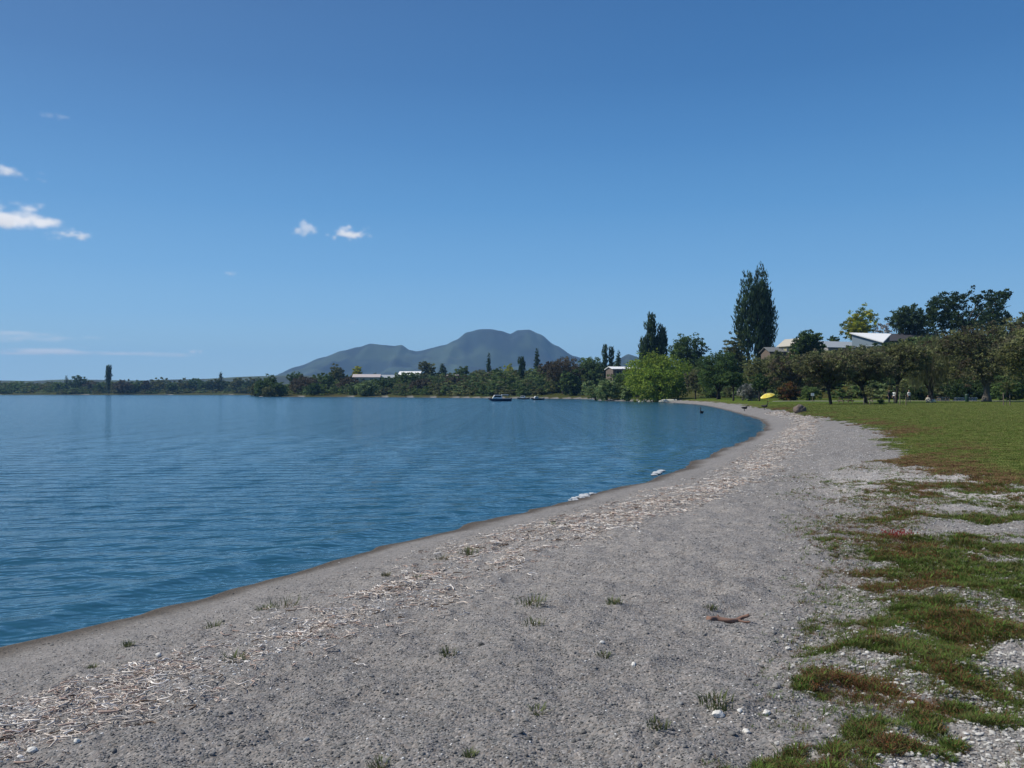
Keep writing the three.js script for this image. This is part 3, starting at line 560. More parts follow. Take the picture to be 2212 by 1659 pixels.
treeAt('shrub', 'green shrub hiding the wall of the olive-yellow house', 'bush', 1712, 749, 46, 236, GREEN.mid, { category: 'shrub' });
treeAt('shrub', 'brown-green shrub below the low grey house', 'bush', 1678, 750, 44, 238, GREEN.olive, { category: 'shrub' });
treeAt('shrub', 'grey-green shrub below the pale grey roof', 'bush', 1806, 752, 60, 226, GREEN.olive, { category: 'shrub' });
treeAt('shrub', 'dark shrub below the left wall of the white-roofed house', 'bush', 1858, 751, 56, 222, GREEN.dark, { category: 'shrub' });
treeAt('shrub', 'olive shrub below the right wall of the white-roofed house', 'bush', 1915, 750, 66, 222, GREEN.olive, { category: 'shrub' });
treeAt('shrub', 'wide dark shrub under the huge flat-topped tree', 'bush', 2010, 728, 110, 226, GREEN.dark, { category: 'shrub' });
treeAt('shrub', 'olive shrub below the brown dark-roofed house', 'bush', 1972, 744, 60, 215, GREEN.olive, { category: 'shrub' });

// lawn trees
treeAt('lawn_tree', 'brown twiggy tree at the left end of the row shading the lawn', 'round', 1795, 753, 165, 105, GREEN.twig, { clear: 0.3, lean: -0.5, trunk: 0.17, twiggy: true, size: 0.17, thick: 1.1, group: 'twiggy trees on the lawn' });
treeAt('lawn_tree', 'brown twiggy tree with a forked trunk, second in the row on the lawn', 'round', 1872, 747, 165, 112, GREEN.twig, { clear: 0.3, lean: -0.9, trunk: 0.2, twiggy: true, size: 0.17, thick: 1.1, group: 'twiggy trees on the lawn' });
treeAt('lawn_tree', 'olive-brown twiggy tree over the picnic table, third in the row', 'round', 1935, 738, 170, 118, [...GREEN.twig, ...GREEN.olive], { clear: 0.32, lean: 0.3, trunk: 0.16, twiggy: true, size: 0.18, thick: 1.1, group: 'twiggy trees on the lawn' });
treeAt('weeping_tree', 'drooping olive-green tree behind the people on the lawn', 'round', 2010, 730, 200, 142, [...GREEN.olive, ...GREEN.twig], { thick: 1.2, size: 0.24, clear: 0.14, way: 'hang', crown: { size: 0.2 } });
treeAt('weeping_tree', 'large dark drooping tree with a thick pale trunk at the right', 'round', 2130, 698, 230, 128, [...GREEN.olive, ...GREEN.twig, ...GREEN.brown], { thick: 1.0, size: 0.24, clear: 0.16, trunk: 0.75, arms: 9, bark: barkGrey, crown: { fill: 0.4 } });
treeAt('weeping_tree', 'drooping olive tree cut by the right picture edge', 'round', 2228, 708, 165, 112, [...GREEN.olive, ...GREEN.twig], { thick: 1.0, size: 0.22, clear: 0.2 });
treeAt('lawn_tree', 'grey-green tree behind the twiggy row, left of the white roof', 'round', 1716, 768, 140, 176, [...GREEN.olive, ...GREEN.brown], { clear: 0.16, twiggy: true, thick: 1.0, size: 0.28 });
treeAt('lawn_tree', 'olive tree right of the dark leafy tree, behind the silver bush', 'round', 1652, 764, 130, 196, GREEN.olive, { clear: 0.14, thick: 1.0, size: 0.3 });
treeAt('lawn_tree', 'dark tree with two bare trunks left of the silver bush', 'round', 1584, 800, 60, 178, GREEN.dark, { clear: 0.42, arms: 5, thick: 0.9, size: 0.26, trunk: 0.22 });
treeAt('lawn_tree', 'slim dark tree right behind the silver bush', 'round', 1640, 806, 46, 160, GREEN.dark, { clear: 0.4, trunk: 0.18, thick: 0.9, size: 0.24 });
treeAt('shrub', 'silver-grey bush beside the yellow beach umbrella', 'bush', 1618, 826, 46, 168, GREEN.silver, { category: 'shrub', size: 0.24 });
treeAt('shrub', 'rust and orange shrub right of the yellow beach umbrella', 'bush', 1703, 824, 56, 160, GREEN.rust, { category: 'shrub', size: 0.22 });
treeAt('shrub', 'green shrub beside the rust-coloured one', 'bush', 1748, 832, 52, 158, GREEN.mid, { category: 'shrub', size: 0.22 });
treeAt('shrub', 'low dark shrub standing alone on the lawn under the twiggy row', 'bush', 1902, 862, 12, 104, GREEN.mid, { category: 'shrub', size: 0.14 });
treeAt('shrub', 'dark hedge-like bush under the drooping tree, behind the people', 'bush', 1985, 832, 70, 150, GREEN.pine, { category: 'shrub', size: 0.24 });
treeAt('shrub', 'round dark bush in the shade left of the thick pale trunk', 'bush', 2085, 824, 80, 155, GREEN.pine, { category: 'shrub', size: 0.24 });
treeAt('shrub', 'dark bush in the shade right of the thick pale trunk', 'bush', 2178, 820, 76, 150, GREEN.dark, { category: 'shrub', size: 0.24 });
console.log('trees');

// scrub: a mass of bushes that covers the banks and cannot be told apart
{
  const rs = rng(21), proto = crown(rng(4), [[0, 0.45, 0, 0.5, 0.42, 0.5], [0.35, 0.35, 0.1, 0.35, 0.32, 0.35], [-0.3, 0.35, -0.15, 0.36, 0.34, 0.36]], { count: 420, size: 0.11, colors: [[1, 1, 1]], floor: 0.02 });
  const spots = [];
  const tones = [...GREEN.dark, ...GREEN.olive, ...GREEN.mid, ...GREEN.mid, ...GREEN.olive, ...GREEN.light];
  while (spots.length < 1150) {                                                   // the bank on the right
    const z = 168 + rs() * 88, dx = 1440 + rs() * 860, x = X(dx, z), g = land(x, -z);
    if (g.bank > 1 && g.bank < 44 && fbm(x * 0.05, z * 0.05, 3, 33) > 0.34) spots.push([x, g.h - 0.1, -z, 2.4 + rs() * 3.6, 1.8 + rs() * 3.0]);
  }
  while (spots.length < 2200) {                                                  // behind the far shore
    const z = 400 + rs() * 260, dx = 520 + rs() * 820, x = X(dx, z), g = land(x, -z);
    if (g.s > 3 && g.bank > 0 && g.bank < 90 && fbm(x * 0.03, z * 0.03, 3, 34) > 0.36) spots.push([x, g.h - 0.1, -z, 4 + rs() * 5, 3 + rs() * 4]);
  }
  while (spots.length < 2900) { const z = 985 + rs() * 330, dx = -60 + rs() * 640, x = X(dx, z), g = land(x, -z); if (g.s > 8) spots.push([x, g.h - 0.2, -z, 7 + rs() * 8, 4 + rs() * 5]); }
  const scrub = new THREE.InstancedMesh(proto, leafMaterial, spots.length), d = new THREE.Object3D();
  spots.forEach(([x, y, z, w, h], i) => { d.position.set(x, y, z); d.rotation.y = rs() * 6.28; d.scale.set(w, h, w); d.updateMatrix(); scrub.setMatrixAt(i, d.matrix); scrub.setColorAt(i, lin(...tones[Math.floor(rs() * tones.length)])); });
  scrub.castShadow = scrub.receiveShadow = true; scrub.name = numbered('scrub');
  tag(scrub, 'mass of scrub and bushes covering the banks behind the shore', 'scrub', null, 'stuff');
  scene.add(scrub);
}

// ---------------------------------------------------------------- houses
const paint = { cream: mat(0.52, 0.47, 0.33, 0.8), olive: mat(0.30, 0.28, 0.15, 0.8), blue: mat(0.22, 0.28, 0.33, 0.8), white: mat(0.75, 0.74, 0.71, 0.7), brown: mat(0.13, 0.10, 0.08, 0.85), grey: mat(0.30, 0.30, 0.31, 0.7), pinkRoof: mat(0.48, 0.42, 0.40, 0.6), whiteRoof: mat(0.82, 0.82, 0.81, 0.5), greyRoof: mat(0.36, 0.39, 0.41, 0.5), darkRoof: mat(0.05, 0.05, 0.06, 0.6), pane: new THREE.MeshStandardMaterial({ color: lin(0.03, 0.04, 0.05), roughness: 0.08 }), frame: mat(0.6, 0.6, 0.58, 0.6) };
function gable(w, d, rise, over, thick = 0.18) {                                  // ridge along x
  const hw = w / 2 + over, hd = d / 2 + over, k = rise / (d / 2), e = -over * k;
  const s = new THREE.Shape([[-hd, e], [0, rise], [hd, e], [hd, e + thick], [0, rise + thick], [-hd, e + thick]].map((p) => new THREE.Vector2(...p)));
  return new THREE.ExtrudeGeometry(s, { depth: hw * 2, bevelEnabled: false }).translate(0, 0, -hw).rotateY(Math.PI / 2);
}
function house(name, label, pos, turn, w, d, h, wall, roof, o = {}) {
  const t = thing(name, label, 'house', pos, turn, o.group);
  const rise = o.rise ?? d * 0.22;
  const W = [box(w, h + 6, d, 0, h / 2 - 3, 0)];
  if (!o.hip) for (const s of [-1, 1]) { const tri = new THREE.Shape([new THREE.Vector2(-d / 2, 0), new THREE.Vector2(d / 2, 0), new THREE.Vector2(0, rise)]); W.push(new THREE.ExtrudeGeometry(tri, { depth: 0.12, bevelEnabled: false }).rotateY(Math.PI / 2).translate(s > 0 ? w / 2 - 0.12 : -w / 2, h, 0)); }
  mesh('wall', mergeGeometries(W.map((g) => (g.index ? g.toNonIndexed() : g))), wall, t);
  if (o.hip) {
    const a = w / 2 + 0.6, b = d / 2 + 0.6, r = Math.max(0.3, w / 2 - d / 2), v = [[-a, 0, -b], [a, 0, -b], [a, 0, b], [-a, 0, b], [-r, rise, 0], [r, rise, 0]], f = [[3, 2, 5], [3, 5, 4], [1, 0, 4], [1, 4, 5], [2, 1, 5], [0, 3, 4], [0, 1, 2], [0, 2, 3]];
    const g = new THREE.BufferGeometry(); g.setAttribute('position', new THREE.Float32BufferAttribute(f.flatMap((q) => q.flatMap((i) => v[i])), 3)); g.computeVertexNormals();
    mesh('roof', g.translate(0, h + 0.02, 0), roof, t);
  } else mesh('roof', gable(w, d, rise, 0.5).translate(0, h + 0.02, 0), roof, t);
  const win = (x, y, z, ry, ww, hh) => {
    const f = mesh('window', new THREE.BoxGeometry(ww + 0.16, hh + 0.16, 0.08).rotateY(ry).translate(x, y, z), paint.frame, t);
    mesh('pane', new THREE.BoxGeometry(ww, hh, 0.05).translate(0, 0, 0.035).rotateY(ry).translate(x, y, z), paint.pane, f);
  };
  for (const [fx, fy, ww, hh] of o.front ?? []) win(fx * w, fy * h, d / 2 + 0.03, 0, ww, hh);
  for (const [fz, fy, ww, hh] of o.left ?? []) win(-w / 2 - 0.03, fy * h, fz * d, -Math.PI / 2, ww, hh);
  if (o.door) { const q = mesh('door', box(0.95, 2.05, 0.08, o.door * w, 1.04, d / 2 + 0.03), paint.brown, t); mesh('handle', box(0.06, 0.12, 0.1, o.door * w + 0.36, 1.05, d / 2 + 0.08), paint.frame, q); }
  if (o.chimney) mesh('chimney', box(0.7, 2.2, 0.7, o.chimney * w, h + rise + 0.2, 0), paint.brown, t);
  return t;
}
function houseAt(name, label, dx, eavesY, z, turn, w, d, h, wall, roof, o) { return house(name, label, [X(dx, z), Y(eavesY, z) - h, -z], turn, w, d, h, wall, roof, o); }
{ // a house set corner-on, its white roof folded down towards the near corner
  const z = 236, t = thing('house', 'blue-grey corner house under a brilliant white folded roof on the hill', 'house', [X(1886, z), Y(744, z) - 3.4, -z], 0), e = 3.4;
  const N = [0, e, 6], L = [-6.2, e + 2.9, 0.6], R = [4.4, e + 2.6, 0.6], F = [-0.6, e + 2.9, -6], shape = (s, lift) => [N, L, F, R].map(([x, y, q]) => [x * s, y + lift, q * s]);
  const tri = (list) => { const g = new THREE.BufferGeometry(); g.setAttribute('position', new THREE.Float32BufferAttribute(list.flat(2), 3)); g.computeVertexNormals(); return g; };
  const a = shape(1.08, 0.3), b = shape(1.08, 0.02), w = shape(0.97, 0), f = w.map(([x, , q]) => [x, -6, q]), roof = [[a[0], a[3], a[1]], [a[1], a[3], a[2]], [b[0], b[1], b[3]], [b[1], b[2], b[3]]], wall = [];
  for (let i = 0; i < 4; i++) { const j = (i + 1) % 4; roof.push([a[i], a[j], b[j]], [a[i], b[j], b[i]]); wall.push([[w[i], w[j], f[j]], [w[i], f[j], f[i]]]); }
  mesh('roof', tri(roof), new THREE.MeshStandardMaterial({ color: lin(0.82, 0.82, 0.81), roughness: 0.5, side: THREE.DoubleSide }), t);
  wall.forEach((q, i) => mesh('wall', tri(q), new THREE.MeshStandardMaterial({ color: i === 3 ? lin(0.16, 0.14, 0.13) : lin(0.22, 0.28, 0.33), roughness: 0.8, side: THREE.DoubleSide }), t));
  const along2 = (p, q, k, y, ww, hh) => { const x = lerp(p[0], q[0], k), zz = lerp(p[2], q[2], k), ang = Math.atan2(-(q[2] - p[2]), q[0] - p[0]), nx = Math.sin(ang), nz = Math.cos(ang), f2 = mesh('window', new THREE.BoxGeometry(ww + 0.16, hh + 0.16, 0.1).rotateY(ang).translate(x + nx * 0.03, y, zz + nz * 0.03), paint.frame, t); mesh('pane', new THREE.BoxGeometry(ww, hh, 0.06).rotateY(ang).translate(x + nx * 0.07, y, zz + nz * 0.07), paint.pane, f2); };
  for (const k of [0.25, 0.6]) along2(w[1], w[0], k, 2.1, 1.7, 1.2);
  for (const k of [0.2, 0.5, 0.8]) along2(w[0], w[3], k, 2.0, 1.1, 1.3);
}
houseAt('house', 'brown house with a dark roof to the right of the white-roofed house', 1968, 737, 248, -0.2, 13, 8, 3.2, paint.brown, paint.darkRoof, { rise: 2.0, front: [[-0.3, 0.55, 1.8, 1.2], [0.1, 0.55, 1.8, 1.2]] });
houseAt('house', 'pale grey-roofed house between the round tree and the white roof', 1808, 752, 246, 0.35, 12.5, 7.5, 3.0, paint.grey, paint.greyRoof, { rise: 1.7, front: [[-0.3, 0.55, 1.8, 1.2], [0.05, 0.55, 1.8, 1.2], [0.35, 0.55, 1.2, 1.2]] });
houseAt('house', 'olive-yellow house with a pale gable left of the round dark tree', 1712, 747, 256, -1.15, 5.6, 5.4, 3.4, paint.olive, mat(0.4, 0.38, 0.33, 0.6), { rise: 1.9, front: [[-0.25, 0.6, 1.3, 1.1], [0.22, 0.6, 1.3, 1.1]], left: [[0, 0.6, 1.5, 1.1]] });
houseAt('house', 'low grey house with a chimney right of the tallest poplar', 1685, 761, 258, 0.1, 9, 7, 3.0, paint.brown, mat(0.16, 0.165, 0.165, 0.7), { rise: 1.3, chimney: 0.2, front: [[-0.2, 0.55, 1.8, 1.1], [0.25, 0.55, 1.4, 1.1]] });
houseAt('house', 'flat-roofed pale house peeping out left of the yellow-green willow', 1347, 798, 345, 0.25, 12, 8, 2.8, paint.brown, paint.whiteRoof, { rise: 0.9, front: [[-0.3, 0.5, 2.2, 1.2], [0.1, 0.5, 2.2, 1.2]] });
houseAt('house', 'long house with a pinkish roof among the trees on the far shore', 793, 815, 560, 0.05, 17, 9, 3, paint.cream, paint.pinkRoof, { rise: 1.8, front: [[-0.35, 0.5, 2, 1.2], [-0.1, 0.5, 2, 1.2], [0.2, 0.5, 2, 1.2]] });
houseAt('house', 'grey-roofed house between the pinkish and the bright white roof', 838, 816, 565, 0.1, 13, 8, 3, paint.grey, paint.greyRoof, { rise: 1.7, front: [[-0.25, 0.5, 2, 1.2], [0.2, 0.5, 2, 1.2]] });
houseAt('house', 'far-shore house with the brightest white roof', 887, 810, 570, -0.15, 14, 9, 3, paint.white, paint.whiteRoof, { rise: 2.2, front: [[-0.25, 0.5, 2, 1.2], [0.2, 0.5, 2, 1.2]] });
houseAt('house', 'small pale-roofed house at the right of the far-shore roofs', 976, 815, 570, 0.1, 9, 7, 3, paint.cream, paint.pinkRoof, { rise: 1.5, front: [[-0.2, 0.5, 1.8, 1.2], [0.25, 0.5, 1.6, 1.2]] });
houseAt('house', 'brown-roofed house on the slope behind the moored boats', 1090, 812, 520, 0.1, 20, 9, 3, paint.brown, mat(0.11, 0.085, 0.075, 0.8), { rise: 2.0, front: [[-0.3, 0.5, 2, 1.2], [0, 0.5, 2, 1.2], [0.3, 0.5, 2, 1.2]] });
console.log('houses');

// ---------------------------------------------------------------- boats
const hullBlue = mat(0.022, 0.05, 0.11, 0.3), hullNavy = mat(0.03, 0.045, 0.07, 0.35), gel = mat(0.72, 0.73, 0.72, 0.35), cream = mat(0.62, 0.58, 0.46, 0.5), canvas = mat(0.55, 0.58, 0.6, 0.8), glassDark = new THREE.MeshStandardMaterial({ color: lin(0.02, 0.03, 0.04), roughness: 0.05 }), metalGrey = mat(0.4, 0.4, 0.4, 0.4, { metalness: 0.8 });
function hullGeometry(L, B, D, sheer = 0.25, open = false) {                       // bow towards -x
  const N = 18, M = 10, P = [], I = [];
  for (let i = 0; i <= N; i++) {
    const t = i / N, x = -L / 2 + L * t, b = (B / 2) * Math.pow(Math.sin(Math.min(1, t * 1.5 + 0.03) * Math.PI / 2), 0.8) * (t > 0.7 ? 1 - (t - 0.7) * 0.35 : 1), top = D * (1 + sheer * Math.pow(1 - t, 2)), keel = -0.25 * D + D * 0.8 * Math.pow(Math.max(0, 0.35 - t) / 0.35, 2);
    for (let j = 0; j <= M; j++) { const u = (j / M) * 2 - 1, a = Math.abs(u); P.push(x - (1 - t) * 0.12 * a * L * 0.3, lerp(keel, top, Math.pow(a, 1.6)), Math.sign(u) * b * Math.pow(a, 0.55)); }
  }
  for (let i = 0; i < N; i++) for (let j = 0; j < M; j++) { const a = i * (M + 1) + j, b = a + 1, c = a + M + 1, d = c + 1; I.push(a, c, b, b, c, d); }
  const s = N * (M + 1); for (let j = 1; j < M; j++) I.push(s, s + j + 1, s + j);                  // transom
  if (!open) for (let i = 0; i < N; i++) { const a = i * (M + 1), b = a + M, c = a + M + 1, d = c + M; I.push(a, b, c, b, d, c); }   // deck
  const g = new THREE.BufferGeometry(); g.setAttribute('position', new THREE.Float32BufferAttribute(P, 3)); g.setIndex(I);
  const n = g.toNonIndexed(); n.computeVertexNormals(); return n;
}
function cabinGeometry(l, w, h, slant) {
  const s = new THREE.Shape([[-l / 2, 0], [-l / 2 + slant, h], [l / 2, h], [l / 2, 0]].map((p) => new THREE.Vector2(...p)));
  return new THREE.ExtrudeGeometry(s, { depth: w, bevelEnabled: true, bevelSize: 0.05, bevelThickness: 0.05, bevelSegments: 2 }).translate(0, 0, -w / 2);
}
function boatAt(label, dx, z, turn, L, B, D, hull, o = {}) {
  const t = thing('moored_boat', label, 'boat', [X(dx, z), 0, -z], turn, 'boats moored off the far shore');
  mesh('hull', hullGeometry(L, B, D), hull, t);
  mesh('gunwale', box(L * 0.62, 0.07, B * 0.97, L * 0.14, D * 1.03, 0), gel, t);
  const c = mesh('cabin', cabinGeometry(L * o.cl, B * 0.72, o.ch, L * 0.1).translate(L * o.cx, D * 1.05, 0), gel, t);
  mesh('windscreen', cabinGeometry(L * o.cl * 0.8, B * 0.76, o.ch * 0.42, L * 0.045).translate(L * (o.cx + 0.01), D * 1.05 + o.ch * 0.42, 0), glassDark, c);
  if (o.canopy) { mesh('canopy', cabinGeometry(L * 0.3, B * 0.8, 0.1, 0.1).translate(L * 0.22, D * 1.05 + o.ch * 1.02, 0), canvas, t); for (const [px, pz] of [[0.1, 1], [0.35, 1], [0.1, -1], [0.35, -1]]) mesh('canopy_post', new THREE.CylinderGeometry(0.025, 0.025, o.ch, 6).translate(L * px, D * 1.05 + o.ch / 2, pz * B * 0.36), metalGrey, t); }
  mesh('outboard_motor', mergeGeometries([box(0.3, 0.5, 0.28, L * 0.5 + 0.14, D * 0.95, 0), box(0.12, 0.9, 0.12, L * 0.5 + 0.14, D * 0.45, 0)]), mat(0.03, 0.03, 0.035, 0.4), t);
  return t;
}
boatAt('largest moored launch with a blue hull and a white cabin', 1080, 258, 0.12, 6.6, 2.3, 0.78, hullBlue, { cl: 0.42, ch: 1.0, cx: -0.14, canopy: true });
boatAt('middle one of the moored boats, small with a white top', 1130, 330, -0.25, 4.6, 1.8, 0.55, hullNavy, { cl: 0.4, ch: 0.7, cx: -0.06 });
boatAt('moored boat farthest right, dark hull with a short white cabin', 1161, 300, 0.3, 4.5, 1.8, 0.6, hullNavy, { cl: 0.3, ch: 0.6, cx: -0.14 });
{
  const mk = (label, dx, z, m, L, turn, y) => { const x = X(dx, z), t = thing('upturned_dinghy', label, 'dinghy', [x, y, -z], turn, 'dinghies by the willow'); const hgt = hullGeometry(L, 1.4, 0.5, 0.15, true).rotateX(Math.PI).translate(0, 0.56, 0); mesh('hull', hgt, m, t); mesh('keel', box(L * 0.7, 0.06, 0.06, 0.2, 0.69, 0), m, t); };
  mk('cream upturned dinghy on the shore right of the willow trunk', 1442, 226, cream, 4.6, 0.1, groundAt(X(1442, 226), -226) + 0.12);
  mk('small white upturned dinghy at the water under the willow', 1386, 244, gel, 2.8, 0.5, groundAt(X(1386, 244), -244) + 0.1);
}

// ---------------------------------------------------------------- things on the lawn and the shore
function field(prims, min, size, res, color) {                                     // one continuous skin round tapered capsules [a, b, ra, rb, k]
  const mc = new MarchingCubes(res, new THREE.MeshBasicMaterial(), false, false, 60000), n = mc.size, f = mc.field, half = n / 2, p = [0, 0, 0];
  for (let z = 0; z < n; z++) for (let y = 0; y < n; y++) for (let x = 0; x < n; x++) {
    p[0] = min[0] + size * (((x - half) / half + 1) / 2); p[1] = min[1] + size * (((y - half) / half + 1) / 2); p[2] = min[2] + size * (((z - half) / half + 1) / 2);
    let d = 9;
    for (const [a, b, ra, rb, k = 0.03, sx = 1] of prims) {
      const ex = b[0] - a[0], ey = b[1] - a[1], ez = b[2] - a[2], wx = p[0] - a[0], wy = p[1] - a[1], wz = p[2] - a[2], t = clamp((wx * ex + wy * ey + wz * ez) / (ex * ex + ey * ey + ez * ez + 1e-9));
      const q = Math.hypot((wx - ex * t) / sx, wy - ey * t, wz - ez * t) - lerp(ra, rb, t), h = Math.max(k - Math.abs(d - q), 0) / k;
      d = Math.min(d, q) - h * h * k * 0.25;
    }
    f[x + y * n + z * n * n] = -d;
  }
  mc.isolation = 0; mc.update();
  const c = mc.count ?? mc.geometry.drawRange.count, P = new Float32Array(c * 3), N = new Float32Array(c * 3), C = new Float32Array(c * 3);
  for (let i = 0; i < c; i++) {
    for (let q = 0; q < 3; q++) { P[i * 3 + q] = min[q] + size * ((mc.positionArray[i * 3 + q] + 1) / 2); N[i * 3 + q] = mc.normalArray[i * 3 + q]; }
    C.set(color(P[i * 3], P[i * 3 + 1], P[i * 3 + 2]), i * 3);
  }
  const g = new THREE.BufferGeometry();
  g.setAttribute('position', new THREE.BufferAttribute(P, 3)); g.setAttribute('normal', new THREE.BufferAttribute(N, 3)); g.setAttribute('color', new THREE.BufferAttribute(C, 3));
  g.computeVertexNormals();
  return g;
}
const clothMaterial = new THREE.MeshStandardMaterial({ vertexColors: true, roughness: 0.85 });
const SKIN = [0.42, 0.25, 0.17];
function hand(list, w, dir, side) {                                               // palm, four fingers and a thumb
  const e = (a, s, d, y = 0) => [w[0] + dir[0] * a + s * d, w[1] + dir[1] * a + y, w[2] + dir[2] * a];
  list.push([w, e(0.08, 0, 0), 0.03, 0.036, 0.02]);
  for (let f = 0; f < 4; f++) { const o = (f - 1.5) * 0.019, l = [0.15, 0.17, 0.165, 0.14][f]; list.push([e(0.07, 1, o), e(l * 0.8, 1, o), 0.011, 0.010, 0.012], [e(l * 0.8, 1, o), e(l, 1, o * 0.9), 0.010, 0.008, 0.01]); }
  list.push([e(0.02, side, 0.025), e(0.09, side, 0.058), 0.013, 0.010, 0.015]);
}
function person(label, pos, turn, o) {
  const t = thing('person', label, 'person', pos, turn, o.group), B = [], sit = o.sit;
  const hip = sit ? 0.16 : 0.92, sh = hip + 0.50, neck = sh + 0.09, head = neck + 0.14;
  B.push([[-0.07, hip, 0], [0.07, hip, 0], 0.135, 0.135, 0.08], [[0, hip + 0.05, 0], [0, hip + 0.32, 0.015], 0.135, 0.15, 0.08], [[-0.11, sh - 0.08, 0.01], [0.11, sh - 0.08, 0.01], 0.115, 0.115, 0.08], [[0, sh - 0.02, 0], [0, neck + 0.04, 0.01], 0.065, 0.055, 0.04], [[0, head - 0.04, 0.015], [0, head + 0.04, 0.0], 0.082, 0.095, 0.04], [[0, head - 0.02, 0.09], [0, head - 0.03, 0.105], 0.018, 0.014, 0.015], [[-0.1, head - 0.02, 0], [0.1, head - 0.02, 0], 0.018, 0.018, 0.01]);
  for (const s of [-1, 1]) {
    const S = [s * 0.19, sh - 0.05, 0], E = sit ? [s * 0.26, sh - 0.28, 0.12] : [s * (0.25 + (o.arm ?? 0) * 0.03), sh - 0.34, 0.02 + (o.arm ?? 0) * 0.1 * s], W = sit ? [s * 0.14, sh - 0.3, 0.34] : [s * 0.24, sh - 0.58, 0.1 + (o.arm ?? 0) * 0.12 * s];
    B.push([S, E, 0.062, 0.048, 0.05], [E, W, 0.046, 0.032, 0.03]);
    const d = [W[0] - E[0], W[1] - E[1], W[2] - E[2]], l = Math.hypot(...d); hand(B, W, d.map((q) => q / l), -s);
    const stride = (o.stride ?? 0) * s, H = [s * 0.09, hip - 0.03, 0], N = sit ? [s * 0.16, 0.42, 0.36] : [s * 0.1, 0.5, 0.04 + stride], F = sit ? [s * 0.14, 0.07, 0.52] : [s * 0.1, 0.085, stride * 1.7 - 0.01];
    B.push([H, N, 0.095, 0.062, 0.06], [N, F, 0.062, 0.042, 0.04], [[F[0], 0.045, F[2] - 0.03], [F[0] + s * 0.02, 0.035, F[2] + 0.16], 0.045, 0.036, 0.03]);
  }
  const legs = o.trousers, top = o.top;
  const col = (x, y, z) => (y > neck + 0.005 ? SKIN : Math.abs(x) > 0.2 && !sit && y < sh - 0.3 ? SKIN : sit && z > 0.24 && y > hip + 0.1 && Math.abs(x) < 0.22 && y > 0.45 ? SKIN : y < 0.09 && (!sit || z > 0.4) ? [0.05, 0.04, 0.04] : sit ? (y > hip + 0.1 && z < 0.2 ? top : legs) : y > hip + 0.03 ? top : legs);
  const size = sit ? 1.05 : 1.9;
  mesh('body', field(B, [-size / 2, -0.06, -size / 2 + (sit ? 0.2 : 0)], size, sit ? 64 : 84, col), clothMaterial, t);
  const hair = new THREE.SphereGeometry(0.107, 16, 12, 0, 6.2832, 0, 1.75).rotateX(-0.5).translate(0, head + 0.02, -0.014);
  mesh('hair', hair, mat(...o.hair, 0.8), t);
  return t;
}
const g0 = (dx, z) => [X(dx, z), groundAt(X(dx, z), -z), -z];
person('person in dark clothes standing under the trees by the picnic tables', g0(1920, 124), 0.6, { top: [0.03, 0.035, 0.05], trousers: [0.025, 0.03, 0.05], hair: [0.03, 0.02, 0.015], arm: 0.4 });
person('person in a white top and dark trousers standing under the trees', g0(1931, 122), -0.9, { top: [0.7, 0.7, 0.7], trousers: [0.03, 0.035, 0.06], hair: [0.35, 0.33, 0.3], stride: 0.12, arm: 0.5 });
person('person in a white top standing behind the staked sapling', g0(1963, 126), 0.2, { top: [0.66, 0.64, 0.64], trousers: [0.05, 0.05, 0.06], hair: [0.08, 0.05, 0.03], stride: 0.08 });
person('person in cream clothes sitting on the lawn under the drooping tree', g0(2004, 121), -0.5, { sit: true, top: [0.6, 0.55, 0.45], trousers: [0.55, 0.5, 0.42], hair: [0.12, 0.07, 0.04] });
person('person in a brown top and white shorts sitting beside the one in cream', g0(2012, 119), 0.4, { sit: true, top: [0.24, 0.13, 0.08], trousers: [0.72, 0.7, 0.66], hair: [0.1, 0.06, 0.03] });

function picnicTable(label, dx, z, turn) {
  const t = thing('picnic_table', label, 'picnic table', g0(dx, z), turn, 'picnic tables under the trees'), m = mat(0.13, 0.105, 0.08, 0.9);
  for (let k = 0; k < 5; k++) mesh('plank', box(1.9, 0.045, 0.14, 0, 0.745, (k - 2) * 0.15), m, t);
  for (const s of [-1, 1]) { for (let k = 0; k < 2; k++) mesh('seat_plank', box(1.9, 0.045, 0.13, 0, 0.44, s * (0.68 + k * 0.14)), m, t); }
  for (const e of [-0.68, 0.68]) {
    const frame = [box(0.08, 0.1, 1.65, e, 0.37, 0), box(0.08, 0.09, 0.72, e, 0.675, 0)];
    for (const s of [-1, 1]) frame.push(new THREE.BoxGeometry(0.075, 0.82, 0.1).rotateX(s * -0.5).translate(e + 0.002, 0.36, s * 0.43));
    mesh('frame', mergeGeometries(frame), m, t);
  }
}
picnicTable('picnic table under the second twiggy tree', 1826, 118, 0.15);
picnicTable('picnic table under the third twiggy tree, nearer the people', 1892, 120, -0.1);
picnicTable('picnic bench table in the shade under the drooping trees', 2037, 134, 0.05);

